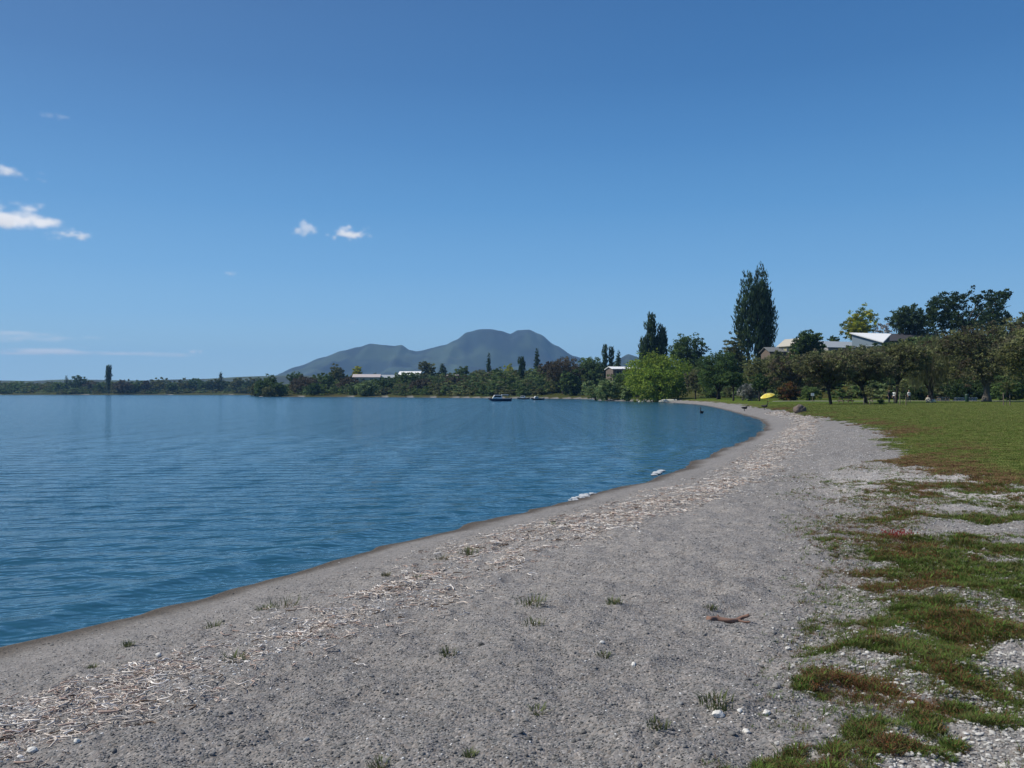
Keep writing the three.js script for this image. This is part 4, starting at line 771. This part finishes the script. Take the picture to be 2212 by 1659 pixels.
{ // beach umbrella
  const [x, y, z] = g0(1662, 132), t = thing('beach_umbrella', 'yellow beach umbrella tilted open on the lawn', 'umbrella', [x, y, z], 0.3), P = [], C = [], N = 8;
  const rim = (k) => [Math.cos((k / N) * 6.2832) * 1.12, 0.0 - 0.05, Math.sin((k / N) * 6.2832) * 1.12];
  const tilt = new THREE.Group();
  for (let k = 0; k < N; k++) {
    const pos = [];
    const a = rim(k), b = rim(k + 1), ring = (u, v) => { const r = Math.sin(u * 1.5), w = lerp(k, k + 1, v) / N * 6.2832, sag = 1 - 0.05 * Math.sin(v * Math.PI) * u; return [Math.cos(w) * 1.12 * u * sag, 0.5 * Math.cos(u * 1.45) - 0.05, Math.sin(w) * 1.12 * u * sag]; };
    for (let i = 0; i < 5; i++) for (let j = 0; j < 4; j++) { const q = [ring(i / 5, j / 4), ring((i + 1) / 5, j / 4), ring((i + 1) / 5, (j + 1) / 4), ring(i / 5, (j + 1) / 4)]; pos.push(...q[0], ...q[2], ...q[1], ...q[0], ...q[3], ...q[2]); }
    const g = new THREE.BufferGeometry(); g.setAttribute('position', new THREE.Float32BufferAttribute(pos, 3)); g.computeVertexNormals();
    g.rotateZ(0.34).rotateX(0.05).translate(-0.35, 1.15, 0);
    mesh('canopy_panel', g, k % 2 ? new THREE.MeshPhysicalMaterial({ color: lin(0.72, 0.56, 0.05), roughness: 0.85, side: THREE.DoubleSide, transmission: 0.25, thickness: 0 }) : new THREE.MeshPhysicalMaterial({ color: lin(0.78, 0.66, 0.10), roughness: 0.85, side: THREE.DoubleSide, transmission: 0.25, thickness: 0 }), t);
    const r = []; limb(r, [[0, 0.5, 0], [a[0] * 0.55, 0.33, a[2] * 0.55], [a[0], 0.02, a[2]]], 0.008, 0.006, 4); mesh('rib', r[0].rotateZ(0.34).rotateX(0.05).translate(-0.35, 1.13, 0), metalGrey, t);
  }
  const p = []; limb(p, [[0.0, -0.1, 0], [-0.22, 0.7, 0], [-0.52, 1.68, 0.02]], 0.022, 0.02, 8); mesh('pole', p[0], gel, t);
}
{ // gravel path and the pale wall behind the lawn
  const strip = (name, label, pts, w, lift, m, cat) => {
    const P = [], I = []; const c = new THREE.CatmullRomCurve3(pts.map(([x, z]) => new THREE.Vector3(x, 0, z))).getPoints(60);
    c.forEach((p, i) => { const q = c[Math.min(60, i + 1)], o = c[Math.max(0, i - 1)], d = new THREE.Vector3().subVectors(q, o).normalize(); for (const s of [-1, 1]) { const x = p.x - d.z * s * w / 2, z = p.z + d.x * s * w / 2; P.push(x, groundAt(x, z) + lift, z); } });
    for (let i = 0; i < 60; i++) { const a = i * 2; I.push(a, a + 1, a + 2, a + 1, a + 3, a + 2); }
    const g = new THREE.BufferGeometry(); g.setAttribute('position', new THREE.Float32BufferAttribute(P, 3)); g.setIndex(I); g.computeVertexNormals();
    tag(mesh(name, g, m), label, cat, null, 'structure');
  };
  strip('path', 'pale gravel path crossing behind the lawn trees', [[X(1668, 150), -150], [X(1740, 148), -148], [X(1830, 142), -142], [X(1960, 138), -138], [X(2060, 136), -136], [X(2230, 132), -132]], 3.2, 0.05, mat(0.46, 0.45, 0.40, 0.95, { side: THREE.DoubleSide }), 'path');
  const rr = rng(55);
  const wallAt = (label, x0, x1, z) => { const a = g0(x0, z), w = (x1 - x0) * K * z, t = thing('stone_wall', label, 'wall', [a[0] + w / 2, a[1] - 0.05, a[2]], 0.04, 'low pale walls behind the lawn'); const n = Math.round(w / 0.55); for (let r = 0; r < 2; r++) for (let i = 0; i < n; i++) { const bw = w / n - 0.02, g = new THREE.IcosahedronGeometry(0.5, 1).scale(bw * 1.12, 0.36, 0.5).translate(-w / 2 + (i + 0.5 + (r ? 0.25 : 0)) * (w / n), 0.17 + r * 0.3, (rr() - 0.5) * 0.06); mesh('stone', g, [mat(0.44, 0.42, 0.37, 0.95), mat(0.36, 0.34, 0.31, 0.95)][Math.floor(rr() * 2)], t); } };
  wallAt('low pale stone wall left of the thick pale trunk', 2058, 2110, 140);
  wallAt('low pale stone wall left of the drooping trees, behind the sitting people', 2022, 2050, 143);
}
{ // staked saplings
  const stakeMat = mat(0.17, 0.14, 0.10, 0.9);
  const sapling = (label, dx, z, h, tall) => {
    const p = g0(dx, z), t = thing('staked_sapling', label, 'sapling', p, 0.2, 'young staked trees on the lawn'), T = [];
    for (const s of [-1, 1]) mesh('stake', new THREE.CylinderGeometry(0.05, 0.055, tall, 8).translate(s * 0.38, tall / 2 - 0.1, 0), stakeMat, t);
    mesh('tie', box(0.76, 0.06, 0.02, 0, tall * 0.7, 0.03), mat(0.02, 0.02, 0.02), t);
    limb(T, [[0, 0, 0], [0.03, h * 0.5, 0], [0, h, 0]], 0.035, 0.012, 6); for (let k = 0; k < 7; k++) { const a = k * 2.4; limb(T, [[0, h * 0.55, 0], [Math.cos(a) * 0.3, h * 0.8, Math.sin(a) * 0.3], [Math.cos(a) * 0.55, h * (0.85 + 0.03 * k), Math.sin(a) * 0.5]], 0.012, 0.004, 4); }
    mesh('trunk', mergeGeometries(T), barkDark, t);
    mesh('crown', crown(rng(3 + dx), [[0, h * 0.85, 0, 0.6, h * 0.2, 0.6], [0.2, h, 0, 0.4, h * 0.14, 0.4]], { count: 420, size: 0.11, colors: GREEN.olive }), leafMaterial, t);
  };
  sapling('staked sapling on the lawn in front of the people', 1950, 96, 2.6, 1.5);
  sapling('staked sapling at the right edge of the lawn', 2174, 88, 2.4, 1.5);
  sapling('low staked sapling between the forked twiggy tree and the picnic tables', 1872, 99, 1.8, 1.0);
  const b = g0(2088, 126), bin = thing('litter_bin', 'dark green litter bin post by the pale wall under the trees', 'bin', b, 0);
  mesh('drum', new THREE.LatheGeometry([[0, 0.02], [0.24, 0.02], [0.27, 0.9], [0.25, 0.92], [0.25, 0.86], [0, 0.86]].map((q) => new THREE.Vector2(...q)), 18), mat(0.02, 0.055, 0.04, 0.5), bin);
  mesh('lid', new THREE.LatheGeometry([[0, 1.22], [0.14, 1.18], [0.27, 1.04], [0.29, 0.94], [0.27, 0.93]].map((q) => new THREE.Vector2(...q)), 18), mat(0.015, 0.04, 0.03, 0.5), bin);
  const f = g0(1755, 146), sg = thing('notice_board', 'small white notice on a post behind the pale path', 'sign', f, 0.1);
  mesh('panel', box(0.55, 0.5, 0.05, 0, 1.15, 0), gel, sg); mesh('post', box(0.08, 0.95, 0.08, 0, 0.44, 0), stakeMat, sg);
}
// rocks
function rock(rand, w, h, d, rough = 0.22, detail = 3) {
  const g = new THREE.IcosahedronGeometry(1, detail), p = g.getAttribute('position'), o = rand() * 50;
  for (let i = 0; i < p.count; i++) { const x = p.getX(i), y = p.getY(i), z = p.getZ(i), n = 1 + rough * (fbm(x * 1.3 + o + z * 0.7, y * 1.5 + z * 0.9, 3, 5) - 0.5) * 2; p.setXYZ(i, x * n * w / 2, y * n * h / 2, z * n * d / 2); }
  g.computeVertexNormals(); return g;
}
{ const [x, y, z] = g0(1728, 84); tag(mesh('boulder', rock(rng(12), 1.25, 1.0, 1.0, 0.35, 4), mat(0.13, 0.10, 0.085, 0.95)), 'brown boulder where the shingle meets the lawn', 'boulder').position.set(x, y + 0.3, z); }
{ // black water birds
  const bird = (label, p, turn, neckUp) => {
    const t = thing('black_swan', label, 'bird', p, turn, 'dark waterbirds by the shore'), B = [], c = [0.02, 0.019, 0.018];
    B.push([[0, 0.42, -0.2], [0, 0.44, 0.2], 0.12, 0.17, 0.1], [[0, 0.46, -0.22], [0, 0.44, -0.48], 0.1, 0.03, 0.08], [[0, 0.5, 0.28], [0, 0.7, 0.42], 0.08, 0.045, 0.06]);
    if (neckUp) B.push([[0, 0.7, 0.42], [0, 0.95, 0.36], 0.042, 0.036, 0.03], [[0, 0.95, 0.36], [0, 1.02, 0.44], 0.04, 0.048, 0.03], [[0, 1.01, 0.45], [0, 0.97, 0.58], 0.03, 0.012, 0.02]);
    else B.push([[0, 0.7, 0.42], [0, 0.66, 0.62], 0.042, 0.036, 0.03], [[0, 0.66, 0.62], [0, 0.58, 0.66], 0.045, 0.04, 0.03], [[0, 0.58, 0.66], [0, 0.47, 0.7], 0.03, 0.012, 0.02]);
    for (const s of [-1, 1]) B.push([[s * 0.07, 0.34, 0], [s * 0.08, 0.16, -0.03], 0.035, 0.018, 0.03], [[s * 0.08, 0.16, -0.03], [s * 0.08, 0.02, 0.0], 0.018, 0.015, 0.02], [[s * 0.08, 0.02, 0], [s * 0.09, 0.01, 0.12], 0.016, 0.022, 0.02]);
    mesh('body', field(B, [-0.65, -0.03, -0.62], 1.35, 72, (x, y, z) => (neckUp ? z > 0.49 && y > 0.9 : z > 0.62 && y < 0.57 && y > 0.4) ? [0.35, 0.03, 0.02] : c), clothMaterial, t);
  };
  bird('dark waterbird standing on the shingle, nearer the brown boulder', g0(1651, 106), 0.9, true);
  bird('dark waterbird feeding on the shingle left of the other standing one', g0(1608, 112), 1.8, false);
  bird('dark waterbird wading in the shallows off the curving shingle', [X(1516, 108), -0.28, -108], -0.7, true);
}
console.log('lawn things');

// ---------------------------------------------------------------- shingle, wrack, weeds and grass
const d3 = new THREE.Object3D();
function scatter(name, label, category, geometry, material, items) {               // items: [x, y, z, sx, sy, sz, rx, ry, rz, colour]
  const m = new THREE.InstancedMesh(geometry, material, items.length);
  items.forEach((q, i) => { d3.position.set(q[0], q[1], q[2]); d3.rotation.set(q[6], q[7], q[8], 'YXZ'); d3.scale.set(q[3], q[4], q[5]); d3.updateMatrix(); m.setMatrixAt(i, d3.matrix); m.setColorAt(i, lin(...q[9])); });
  m.castShadow = m.receiveShadow = true; m.name = numbered(name);
  tag(m, label, category, null, 'stuff'); scene.add(m);
}
// patches of low weeds at the right: [column, row, half width, half depth, share of rusty seed heads] read off the photograph and laid on the ground
const patches = [[1935, 1370, 130, 62, 0.2], [2010, 1310, 90, 48, 0.3], [2000, 1205, 105, 50, 0.55], [1965, 1160, 55, 22, 0.6], [2080, 1050, 140, 18, 0.6], [2090, 1245, 70, 26, 0.25], [2020, 1405, 80, 40, 0.35], [1800, 1625, 150, 52, 0.25], [1850, 1440, 60, 26, 0.45], [1900, 1465, 70, 22, 0.6], [2050, 1500, 66, 32, 0.75], [2175, 1510, 46, 36, 0.15], [1950, 1580, 52, 26, 0.15], [2060, 1545, 46, 26, 0.5], [2110, 1640, 90, 30, 0.5], [2190, 1275, 60, 16, 0.0], [2150, 1180, 70, 12, 0.1], [2120, 1110, 90, 10, 0.1], [2190, 1420, 50, 24, 0.3], [1720, 1600, 46, 24, 0.1], [1640, 1650, 40, 18, 0.2], [2160, 1345, 50, 18, 0.3], [1965, 1100, 60, 10, 0.4], [2190, 1090, 60, 12, 0.2], [2090, 1420, 40, 30, 0.2], [2170, 1590, 40, 20, 0.6]].map(([dx, dy, rx, ry, rust]) => { const [x, z] = onGround(dx, dy, 1.03), d = -z; return [x, z, rx * K * d, (ry * K * d * d) / 1.57, rust]; });
function weedAt(x, z) {
  const ox = x, oz = z; let best = -9, rust = 0;
  x += (fbm(ox * 1.1, oz * 1.1, 3, 171) - 0.5) * 0.9; z += (fbm(ox * 1.1, oz * 1.1, 3, 172) - 0.5) * 1.5;   // ragged outlines
  for (const [px, pz, rx, rz, ru] of patches) { const v = 1 - Math.hypot((x - px) / rx, (z - pz) / rz); if (v > best) { best = v; rust = ru; } }
  return [best + (fbm(x * 2.3, z * 2.3, 3, 73) - 0.5) * 2.2 + (fbm(x * 8, z * 8, 2, 74) - 0.5) * 1.3 + 0.2, rust];
}
{
  const rp = rng(31), one = rock(rng(2), 1, 0.62, 0.8, 0.25, 1), items = [], white = [];
  const wrackAt = (s, x, z) => { const c = lerp(3.6, 2.9, smooth(14, 34, -z)) + (vnoise(x * 0.22, z * 0.22, 66) - 0.5) * 0.9; return Math.exp(-Math.pow((s - c) / 0.66, 2)); };
  const WR = [], CH = [];
  for (let n = 0; n < 250000; n++) {
    const r = 2.9 * Math.pow(16, Math.pow(rp(), 1.05)), a = (rp() * 2 - 1) * 0.64, x = Math.sin(a) * r, z = -Math.cos(a) * r, s = shoreDistance(x, z);
    if (s < 0.05) continue;
    const ld = lawnDistance(x, z); if (ld > 0.3) continue;
    const wet = s < 0.25, right = smooth(-6.5, -1.5, ld) * smooth(0.2, 2.2, x), w = wrackAt(s, x, z);
    if (s < 1.3 && rp() < 0.6) continue;
    if (right < 0.3 && w < 0.4 && rp() < 0.25) continue;
    let sz = 0.0055 + 0.011 * Math.pow(rp(), 2.2) + (rp() < 0.02 + 0.3 * right + 0.05 * w ? 0.022 * rp() : 0); sz = Math.max(sz, r * 0.00062);
    const pale = rp() < 0.035 + 0.62 * right + 0.55 * w, v = wet ? 0.05 + 0.05 * rp() : pale ? 0.32 + 0.4 * rp() : 0.075 + 0.14 * rp(), wm = (rp() - 0.45) * 0.05;
    items.push([x, groundAt(x, z) + sz * 0.12, z, sz * (0.8 + 0.6 * rp()), sz * (0.7 + 0.5 * rp()), sz * (0.8 + 0.5 * rp()), (rp() - 0.5) * 0.5, rp() * 6.28, (rp() - 0.5) * 0.5, [v * (1.02 + wm), v, v * (0.97 - wm)]]);
  }
  for (let n = 0; n < 60000; n++) {                                              // white pumice lying among the weeds
    const r = 3.0 * Math.pow(7, rp()), a = 0.06 + rp() * 0.58, x = Math.sin(a) * r, z = -Math.cos(a) * r, ld = lawnDistance(x, z);
    if (ld > 0.4 || rp() > smooth(-0.3, 1.3, x + 0.31 * z) * (0.25 + smooth(0.35, 0.62, fbm(x * 1.6, z * 1.6, 3, 88)))) continue;
    const sz = Math.max(0.007 + 0.02 * Math.pow(rp(), 2.5), r * 0.0007), v = 0.22 + 0.3 * rp();
    items.push([x, groundAt(x, z) + sz * 0.2, z, sz * (0.9 + 0.6 * rp()), sz * (0.7 + 0.4 * rp()), sz * (0.8 + 0.5 * rp()), (rp() - 0.5) * 0.6, rp() * 6.28, (rp() - 0.5) * 0.6, [v * 1.02, v * 0.99, v * 0.93]]);
  }
  scatter('shingle', 'loose grey and white pebbles of the beach', 'pebbles', one, mat(1, 1, 1, 0.9), items);
  // wrack: bleached twigs, roots and reed stems along the drift line
  const twigs = [];
  for (let k = 0; k < 1; k++) { const g = []; limb(g, [[-0.5, 0, 0], [-0.2, 0.05, 0.1], [0.15, 0.02, -0.06], [0.5, 0.06, 0.08]], 0.035, 0.02, 4); twigs.push(g[0]); }
  const curl = []; limb(curl, [[-0.4, 0, -0.2], [-0.1, 0.05, 0.2], [0.3, 0.03, 0.22], [0.45, 0.02, -0.15]], 0.04, 0.022, 4);
  const A = [], B = [];
  const line = [], sum = [0];
  for (let i = 0; i < shore.length - 1; i++) {
    const [ax, az] = shore[i], [bx, bz] = shore[i + 1], l = Math.hypot(bx - ax, bz - az), k = Math.max(1, Math.ceil(l / 0.25));
    for (let q = 0; q < k; q++) { const x = lerp(ax, bx, q / k), z = lerp(az, bz, q / k); if (z < 2 && z > -95 && x > -14) { line.push([x, z, -(bz - az) / l, (bx - ax) / l]); sum.push(sum[sum.length - 1] + (l / k) / Math.max(5, Math.hypot(x, z)) ** 1.35); } }
  }
  const flip = shoreDistance(line[40][0] + line[40][2], line[40][1] + line[40][3]) > 0 ? 1 : -1;
  for (let n = 0; n < 260000 && A.length + B.length < 95000; n++) {
    const pick = rp() * sum[sum.length - 1]; let lo = 0, hi = line.length - 1; while (lo < hi) { const m = (lo + hi + 1) >> 1; if (sum[m] <= pick) lo = m; else hi = m - 1; }
    const [lx, lz, nx, nz] = line[lo], s = 1.5 + rp() * 4.4, x = lx + flip * nx * s + (rp() - 0.5) * 0.4, z = lz + flip * nz * s + (rp() - 0.5) * 0.4, r = Math.hypot(x, z);
    if (r < 3.2) continue;
    const w = wrackAt(s, x, z) * (0.12 + 1.4 * Math.pow(smooth(0.32, 0.64, fbm(x * 1.9 + z * 0.5, z * 1.3, 4, 67)), 1.2)) + 0.35 * Math.exp(-Math.pow((s - 2.3) / 0.5, 2)) * smooth(0.45, 0.65, fbm(x * 0.7, z * 0.7, 3, 68));
    if (rp() > w) continue;
    const L = (0.014 + 0.10 * Math.pow(rp(), 4)) * (1 + r * 0.022), tone = rp(), c = tone < 0.45 ? [0.56, 0.49, 0.43] : tone < 0.64 ? [0.42, 0.31, 0.26] : tone < 0.93 ? [0.74, 0.69, 0.64] : [0.12, 0.08, 0.055], v = 0.7 + 0.5 * rp();
    (rp() < 0.55 ? A : B).push([x, groundAt(x, z) + 0.004 + 0.012 * rp(), z, L, L * 1.5, L * 1.35, (rp() - 0.5) * 0.35, rp() * 6.28, (rp() - 0.5) * 0.35, c.map((q) => q * v)]);
  }
  scatter('driftwood_litter', 'line of bleached twigs and roots washed up along the beach', 'drift litter', twigs[0], mat(1, 1, 1, 0.95), A);
  scatter('driftwood_litter', 'curled root fibres and reed stems in the drift line', 'drift litter', curl[0], mat(1, 1, 1, 0.95), B);
}
console.log('shingle');
function bladeTuft(rand, blades, h, spread, width, seed) {                          // unit tuft of bent blades, with a little seed head on some
  const P = [], I = [], C = [];
  for (let k = 0; k < blades; k++) {
    const a = rand() * 6.28, d = Math.sqrt(rand()) * spread, len = h * (0.55 + 0.6 * rand()), lean = (0.25 + 0.6 * rand()) * len, bx = Math.cos(a) * d, bz = Math.sin(a) * d, ca = Math.cos(a + (rand() - 0.5) * 2), sa = Math.sin(a + (rand() - 0.5) * 2), w = width * (0.7 + 0.6 * rand()), b0 = P.length / 3, v = 0.75 + 0.5 * rand();
    for (let j = 0; j < 3; j++) { const t = j / 3, y = len * (t - 0.12 * t * t), o = lean * t * t, ww = w * (1 - t * 0.55); P.push(bx + ca * o - sa * ww, y, bz + sa * o + ca * ww, bx + ca * o + sa * ww, y, bz + sa * o - ca * ww); C.push(v, v, v, v, v, v); }
    P.push(bx + ca * lean, len * 0.88, bz + sa * lean); C.push(v, v, v);
    for (let j = 0; j < 2; j++) { const q = b0 + j * 2; I.push(q, q + 1, q + 2, q + 1, q + 3, q + 2); }
    I.push(b0 + 4, b0 + 5, b0 + 6);
    if (seed && rand() < seed) { const y = len * 0.9, q = P.length / 3, s = width * 1.2; P.push(bx + ca * lean - s, y, bz + sa * lean, bx + ca * lean + s, y, bz + sa * lean + s, bx + ca * lean, y + s * 3.2, bz + sa * lean, bx + ca * lean, y + s, bz + sa * lean - s); for (let e = 0; e < 4; e++) C.push(1.2, 0.85, 0.7); I.push(q, q + 1, q + 2, q + 1, q + 3, q + 2); }
  }
  const g = new THREE.BufferGeometry(); g.setAttribute('position', new THREE.Float32BufferAttribute(P, 3)); g.setAttribute('color', new THREE.Float32BufferAttribute(C, 3)); g.setIndex(I);
  const n = g.toNonIndexed(); n.computeVertexNormals(); return n;
}
const bladeMaterial = new THREE.MeshPhysicalMaterial({ vertexColors: true, roughness: 0.9, side: THREE.DoubleSide, transmission: 0.3, thickness: 0, specularIntensity: 0.15 });
{
  const rg = rng(91), green = [], rusty = [], lawn = [];
  const tuftA = bladeTuft(rng(1), 11, 1, 0.6, 0.055, 0), tuftB = bladeTuft(rng(2), 9, 1, 0.55, 0.045, 0.7), tuftC = bladeTuft(rng(3), 12, 1, 0.9, 0.07, 0.05);
  for (let n = 0; n < 400000 && green.length + rusty.length < 85000; n++) {
    const r = 3.0 * Math.pow(7.5, rg()), a = (0.02 + rg() * 0.66), x = Math.sin(a) * r, z = -Math.cos(a) * r;
    if (lawnDistance(x, z) > 0.8) continue;
    const [v, rust] = weedAt(x, z);
    if (rg() > 0.85 * smooth(-0.35, 0.75, v) + 0.45 * smooth(-0.2, 1.6, x - 0.30 * (-z)) * smooth(0.36, 0.62, fbm(x * 1.1, z * 1.1, 3, 79)) ) continue;
    const red = rg() < rust * 0.95 * smooth(0.28, 0.6, fbm(x * 2.6, z * 2.6, 3, 75)) + 0.05, h = (0.017 + 0.045 * rg() * rg() * rg() + 0.014 * rg()) * (0.7 + 0.5 * clamp(v)) * (r > 9 ? 1.25 : 1);
    const k = 0.7 + 0.6 * rg(), c = red ? [0.17 * k, 0.10 * k, 0.055 * k] : rg() < 0.35 ? [0.135 * k, 0.135 * k, 0.05 * k] : [0.11 * k, 0.175 * k, 0.036 * k];
    (red ? rusty : green).push([x, groundAt(x, z) - 0.004, z, h * 1.25, h, h * 1.25, 0, rg() * 6.28, 0, c]);
  }
  scatter('weed_mat', 'low green weeds spreading in patches over the pale shingle', 'weeds', tuftA, bladeMaterial, green);
  scatter('weed_mat', 'rusty seed heads among the low weeds', 'weeds', tuftB, bladeMaterial, rusty);
  for (let n = 0; n < 230000 && lawn.length < 120000; n++) {
    const r = 11 * Math.pow(11, Math.pow(rg(), 0.9)), a = rg() * 0.66, x = Math.sin(a) * r, z = -Math.cos(a) * r, ld = lawnDistance(x, z) + (fbm(x * 0.9, z * 0.9, 3, 61) - 0.5) * 2.4;
    if (ld < -0.5 + 0.7 * rg()) continue;
    const m = fbm(x * 0.35, z * 0.35, 3, 91), brown = rg() < smooth(2.6, 0.2, ld) * smooth(0.4, 0.6, m) * 0.8, k = 0.75 + 0.5 * rg(), h = Math.max(0.03 + 0.03 * rg(), r * 0.0016);
    lawn.push([x, groundAt(x, z) - 0.004, z, h * 1.5, h, h * 1.5, 0, rg() * 6.28, 0, brown ? [0.19 * k, 0.115 * k, 0.06 * k] : rg() < 0.35 ? [0.21 * k, 0.21 * k, 0.07 * k] : [0.135 * k, 0.185 * k, 0.042 * k]]);
  }
  scatter('grass', 'short grass of the lakeside lawn', 'grass', tuftC, bladeMaterial, lawn);
}
console.log('grass');
// separate tufts on the open shingle
{
  const spots = [[205, 1437, 0.5], [280, 1392, 0.9], [465, 1346, 1.3], [512, 1424, 1.2], [575, 1312, 1.2], [618, 1305, 1.6], [835, 1242, 0.9], [905, 1248, 0.9], [960, 1208, 0.9], [1012, 1197, 1.0], [970, 1412, 0.8], [820, 1652, 0.9], [1015, 1630, 0.8], [1148, 1303, 1.3], [1155, 1348, 1.0], [1190, 1134, 0.8], [1165, 1538, 0.7], [1305, 1415, 0.6], [1325, 1302, 0.9], [1420, 1565, 0.8], [1533, 1314, 1.0], [1550, 1518, 1.1], [1790, 1500, 0.9], [1802, 1180, 0.9]];
  const order = spots.map((s, i) => [s[0], i]).sort((a, b) => a[0] - b[0]).map((q) => q[1]), rt = rng(17);
  order.forEach((i, rank) => {
    const [dx, dy, f] = spots[i], h = along(profile, 3) && 0.8; let [x, z] = onGround(dx, dy, h);
    for (let k = 0; k < 4; k++) [x, z] = onGround(dx, dy, groundAt(x, z));
    const d = -z, size = (0.018 + 0.014 * rt()) * f * Math.min(2.4, 0.55 + d * 0.075), green = rt() < 0.75, k = 0.8 + 0.4 * rt();
    const t = thing('grass_tuft', `grass tuft growing alone on the open shingle, ${nth[rank]} from the left`, 'grass tuft', [x, groundAt(x, z) - 0.006, z], rt() * 6, 'tufts scattered over the shingle');
    const geo = bladeTuft(rng(200 + i), 44 + Math.floor(rt() * 50), size * 2.4, size * (1.8 + 2.2 * rt()), 0.0028 + size * 0.022, 0), col = geo.getAttribute('color'), c = green ? [0.13 * k, 0.155 * k, 0.07 * k] : [0.19 * k, 0.185 * k, 0.11 * k];
    for (let q = 0; q < col.count; q++) col.setXYZ(q, col.getX(q) * c[0], col.getY(q) * c[1], col.getZ(q) * c[2]);
    mesh('blades', geo, bladeMaterial, t);
    const dry = bladeTuft(rng(300 + i), 14, size * 1.6, size * 1.9, 0.003 + size * 0.03, 0), dc = dry.getAttribute('color');
    for (let q = 0; q < dc.count; q++) dc.setXYZ(q, dc.getX(q) * 0.2, dc.getY(q) * 0.16, dc.getZ(q) * 0.1);
    mesh('dry_blades', dry, bladeMaterial, t);
  });
  // the red sorrel clump
  let [x, z] = onGround(1938, 1163, 1.05); for (let k = 0; k < 4; k++) [x, z] = onGround(1938, 1163, groundAt(x, z));
  const t = thing('sorrel_clump', 'bright crimson sorrel clump at the edge of the weeds', 'plant', [x, groundAt(x, z) - 0.006, z], 0), geo = bladeTuft(rng(71), 110, 0.08, 0.13, 0.005, 0.6), col = geo.getAttribute('color');
  for (let q = 0; q < col.count; q++) col.setXYZ(q, col.getX(q) * 0.24, col.getY(q) * 0.045, col.getZ(q) * 0.05);
  mesh('stems', geo, bladeMaterial, t);
}
// the driftwood stick
{
  let [x, z] = onGround(1572, 1343, 1.0); for (let k = 0; k < 4; k++) [x, z] = onGround(1572, 1343, groundAt(x, z));
  const px = K * -z, L = 92 * px, y = groundAt(x, z), t = thing('driftwood_stick', 'bent reddish driftwood stick lying alone on the shingle', 'driftwood', [x, y, z], 0.06), g = [], wood = mat(0.20, 0.115, 0.085, 0.9);
  limb(g, [[-L / 2, 0.030, 0.02], [-L * 0.28, 0.022, -0.012], [0, 0.016, 0.012], [L * 0.2, 0.014, 0], [L * 0.34, 0.030, -0.02], [L / 2, 0.052, 0.0]], 0.026, 0.012, 9);
  mesh('stem', g[0], wood, t);
  const b = []; limb(b, [[L * 0.22, 0.016, 0], [L * 0.36, 0.01, 0.035], [L * 0.47, 0.016, 0.05]], 0.012, 0.006, 7); mesh('fork', b[0], wood, t);
  const k = []; limb(k, [[-L * 0.2, 0.02, 0], [-L * 0.24, 0.055, -0.02]], 0.011, 0.006, 6); mesh('knot', k[0], wood, t);
}
// stones that stand out
{
  const whiteStone = mat(0.62, 0.60, 0.56, 0.9), greyStone = mat(0.22, 0.21, 0.20, 0.95), rs = rng(61);
  const list = [[1550, 1545, 26, whiteStone, 'largest white stone on the open shingle below the driftwood stick'], [1675, 1483, 22, greyStone, 'grey stone on the shingle left of the weed patches'], [1040, 1391, 16, mat(0.05, 0.05, 0.05, 0.9), 'small black stone in the middle of the shingle'], [1368, 1441, 13, whiteStone, 'small white stone standing out in the middle of the shingle'], [1300, 1388, 11, whiteStone, 'white pebble beside the small tuft left of the driftwood stick'], [1596, 1535, 14, whiteStone, 'small white stone right of the largest white stone'], [1655, 1540, 18, whiteStone, 'pale flat stone near the lower weed patch'], [1610, 1580, 16, whiteStone, 'white stone just above the bottom weed patch'], [345, 1412, 14, whiteStone, 'white stone lying in the drift line at the left'], [75, 1620, 20, whiteStone, 'pale stone at the bottom left corner of the beach'], [170, 1600, 15, whiteStone, 'white stone in the drift litter near the bottom left corner'], [1700, 1402, 12, whiteStone, 'white stone right below the driftwood stick, by the weeds'], [1378, 1645, 16, greyStone, 'grey stone at the bottom edge of the shingle'], [1965, 1520, 16, whiteStone, 'white stone between the two rusty weed patches']];
  for (const [dx, dy, w, m, label] of list) {
    let [x, z] = onGround(dx, dy, 1); for (let k = 0; k < 4; k++) [x, z] = onGround(dx, dy, groundAt(x, z));
    const s = w * K * -z, st = mesh('stone', rock(rng(500 + dx), s, s * 0.66, s * 0.8, 0.35, 3), m); tag(st, label, 'stone', 'stones that stand out on the shingle');
    st.position.set(x, groundAt(x, z) + s * 0.2, z); st.rotation.y = rs() * 6;
  }
}
// two little breakers on the beach
{
  const foam = mat(0.42, 0.44, 0.46, 0.8);
  const breaker = (label, dx0, dy0, dx1, dy1) => {
    const a = onGround(dx0, dy0, 0.02), b = onGround(dx1, dy1, 0.02), rb = rng(dx0), G = [], n = 30;
    for (let i = 0; i < n; i++) { const t = rb(), f = Math.sin(Math.PI * clamp(t * 0.9 + 0.05)), x = lerp(a[0], b[0], t) + (rb() - 0.5) * 0.16, z = lerp(a[1], b[1], t) + (rb() - 0.5) * 0.18, s = (0.03 + 0.055 * rb()) * (0.5 + 0.6 * f); G.push(rock(rb, s * 3.4, s * 0.5, s * 2.0, 0.5, 2).rotateY(rb() * 3).translate(x, 0.012 + s * 0.08 + 0.015 * f, z)); }
    tag(mesh('wave_foam', mergeGeometries(G), foam), label, 'foam', null, 'stuff');
  };
  breaker('white foam of the nearer little wave breaking on the shingle', 1236, 1080, 1280, 1064);
  breaker('white foam of the farther little wave breaking on the shingle', 1408, 1026, 1434, 1015);
}
renderer.render(scene, camera);
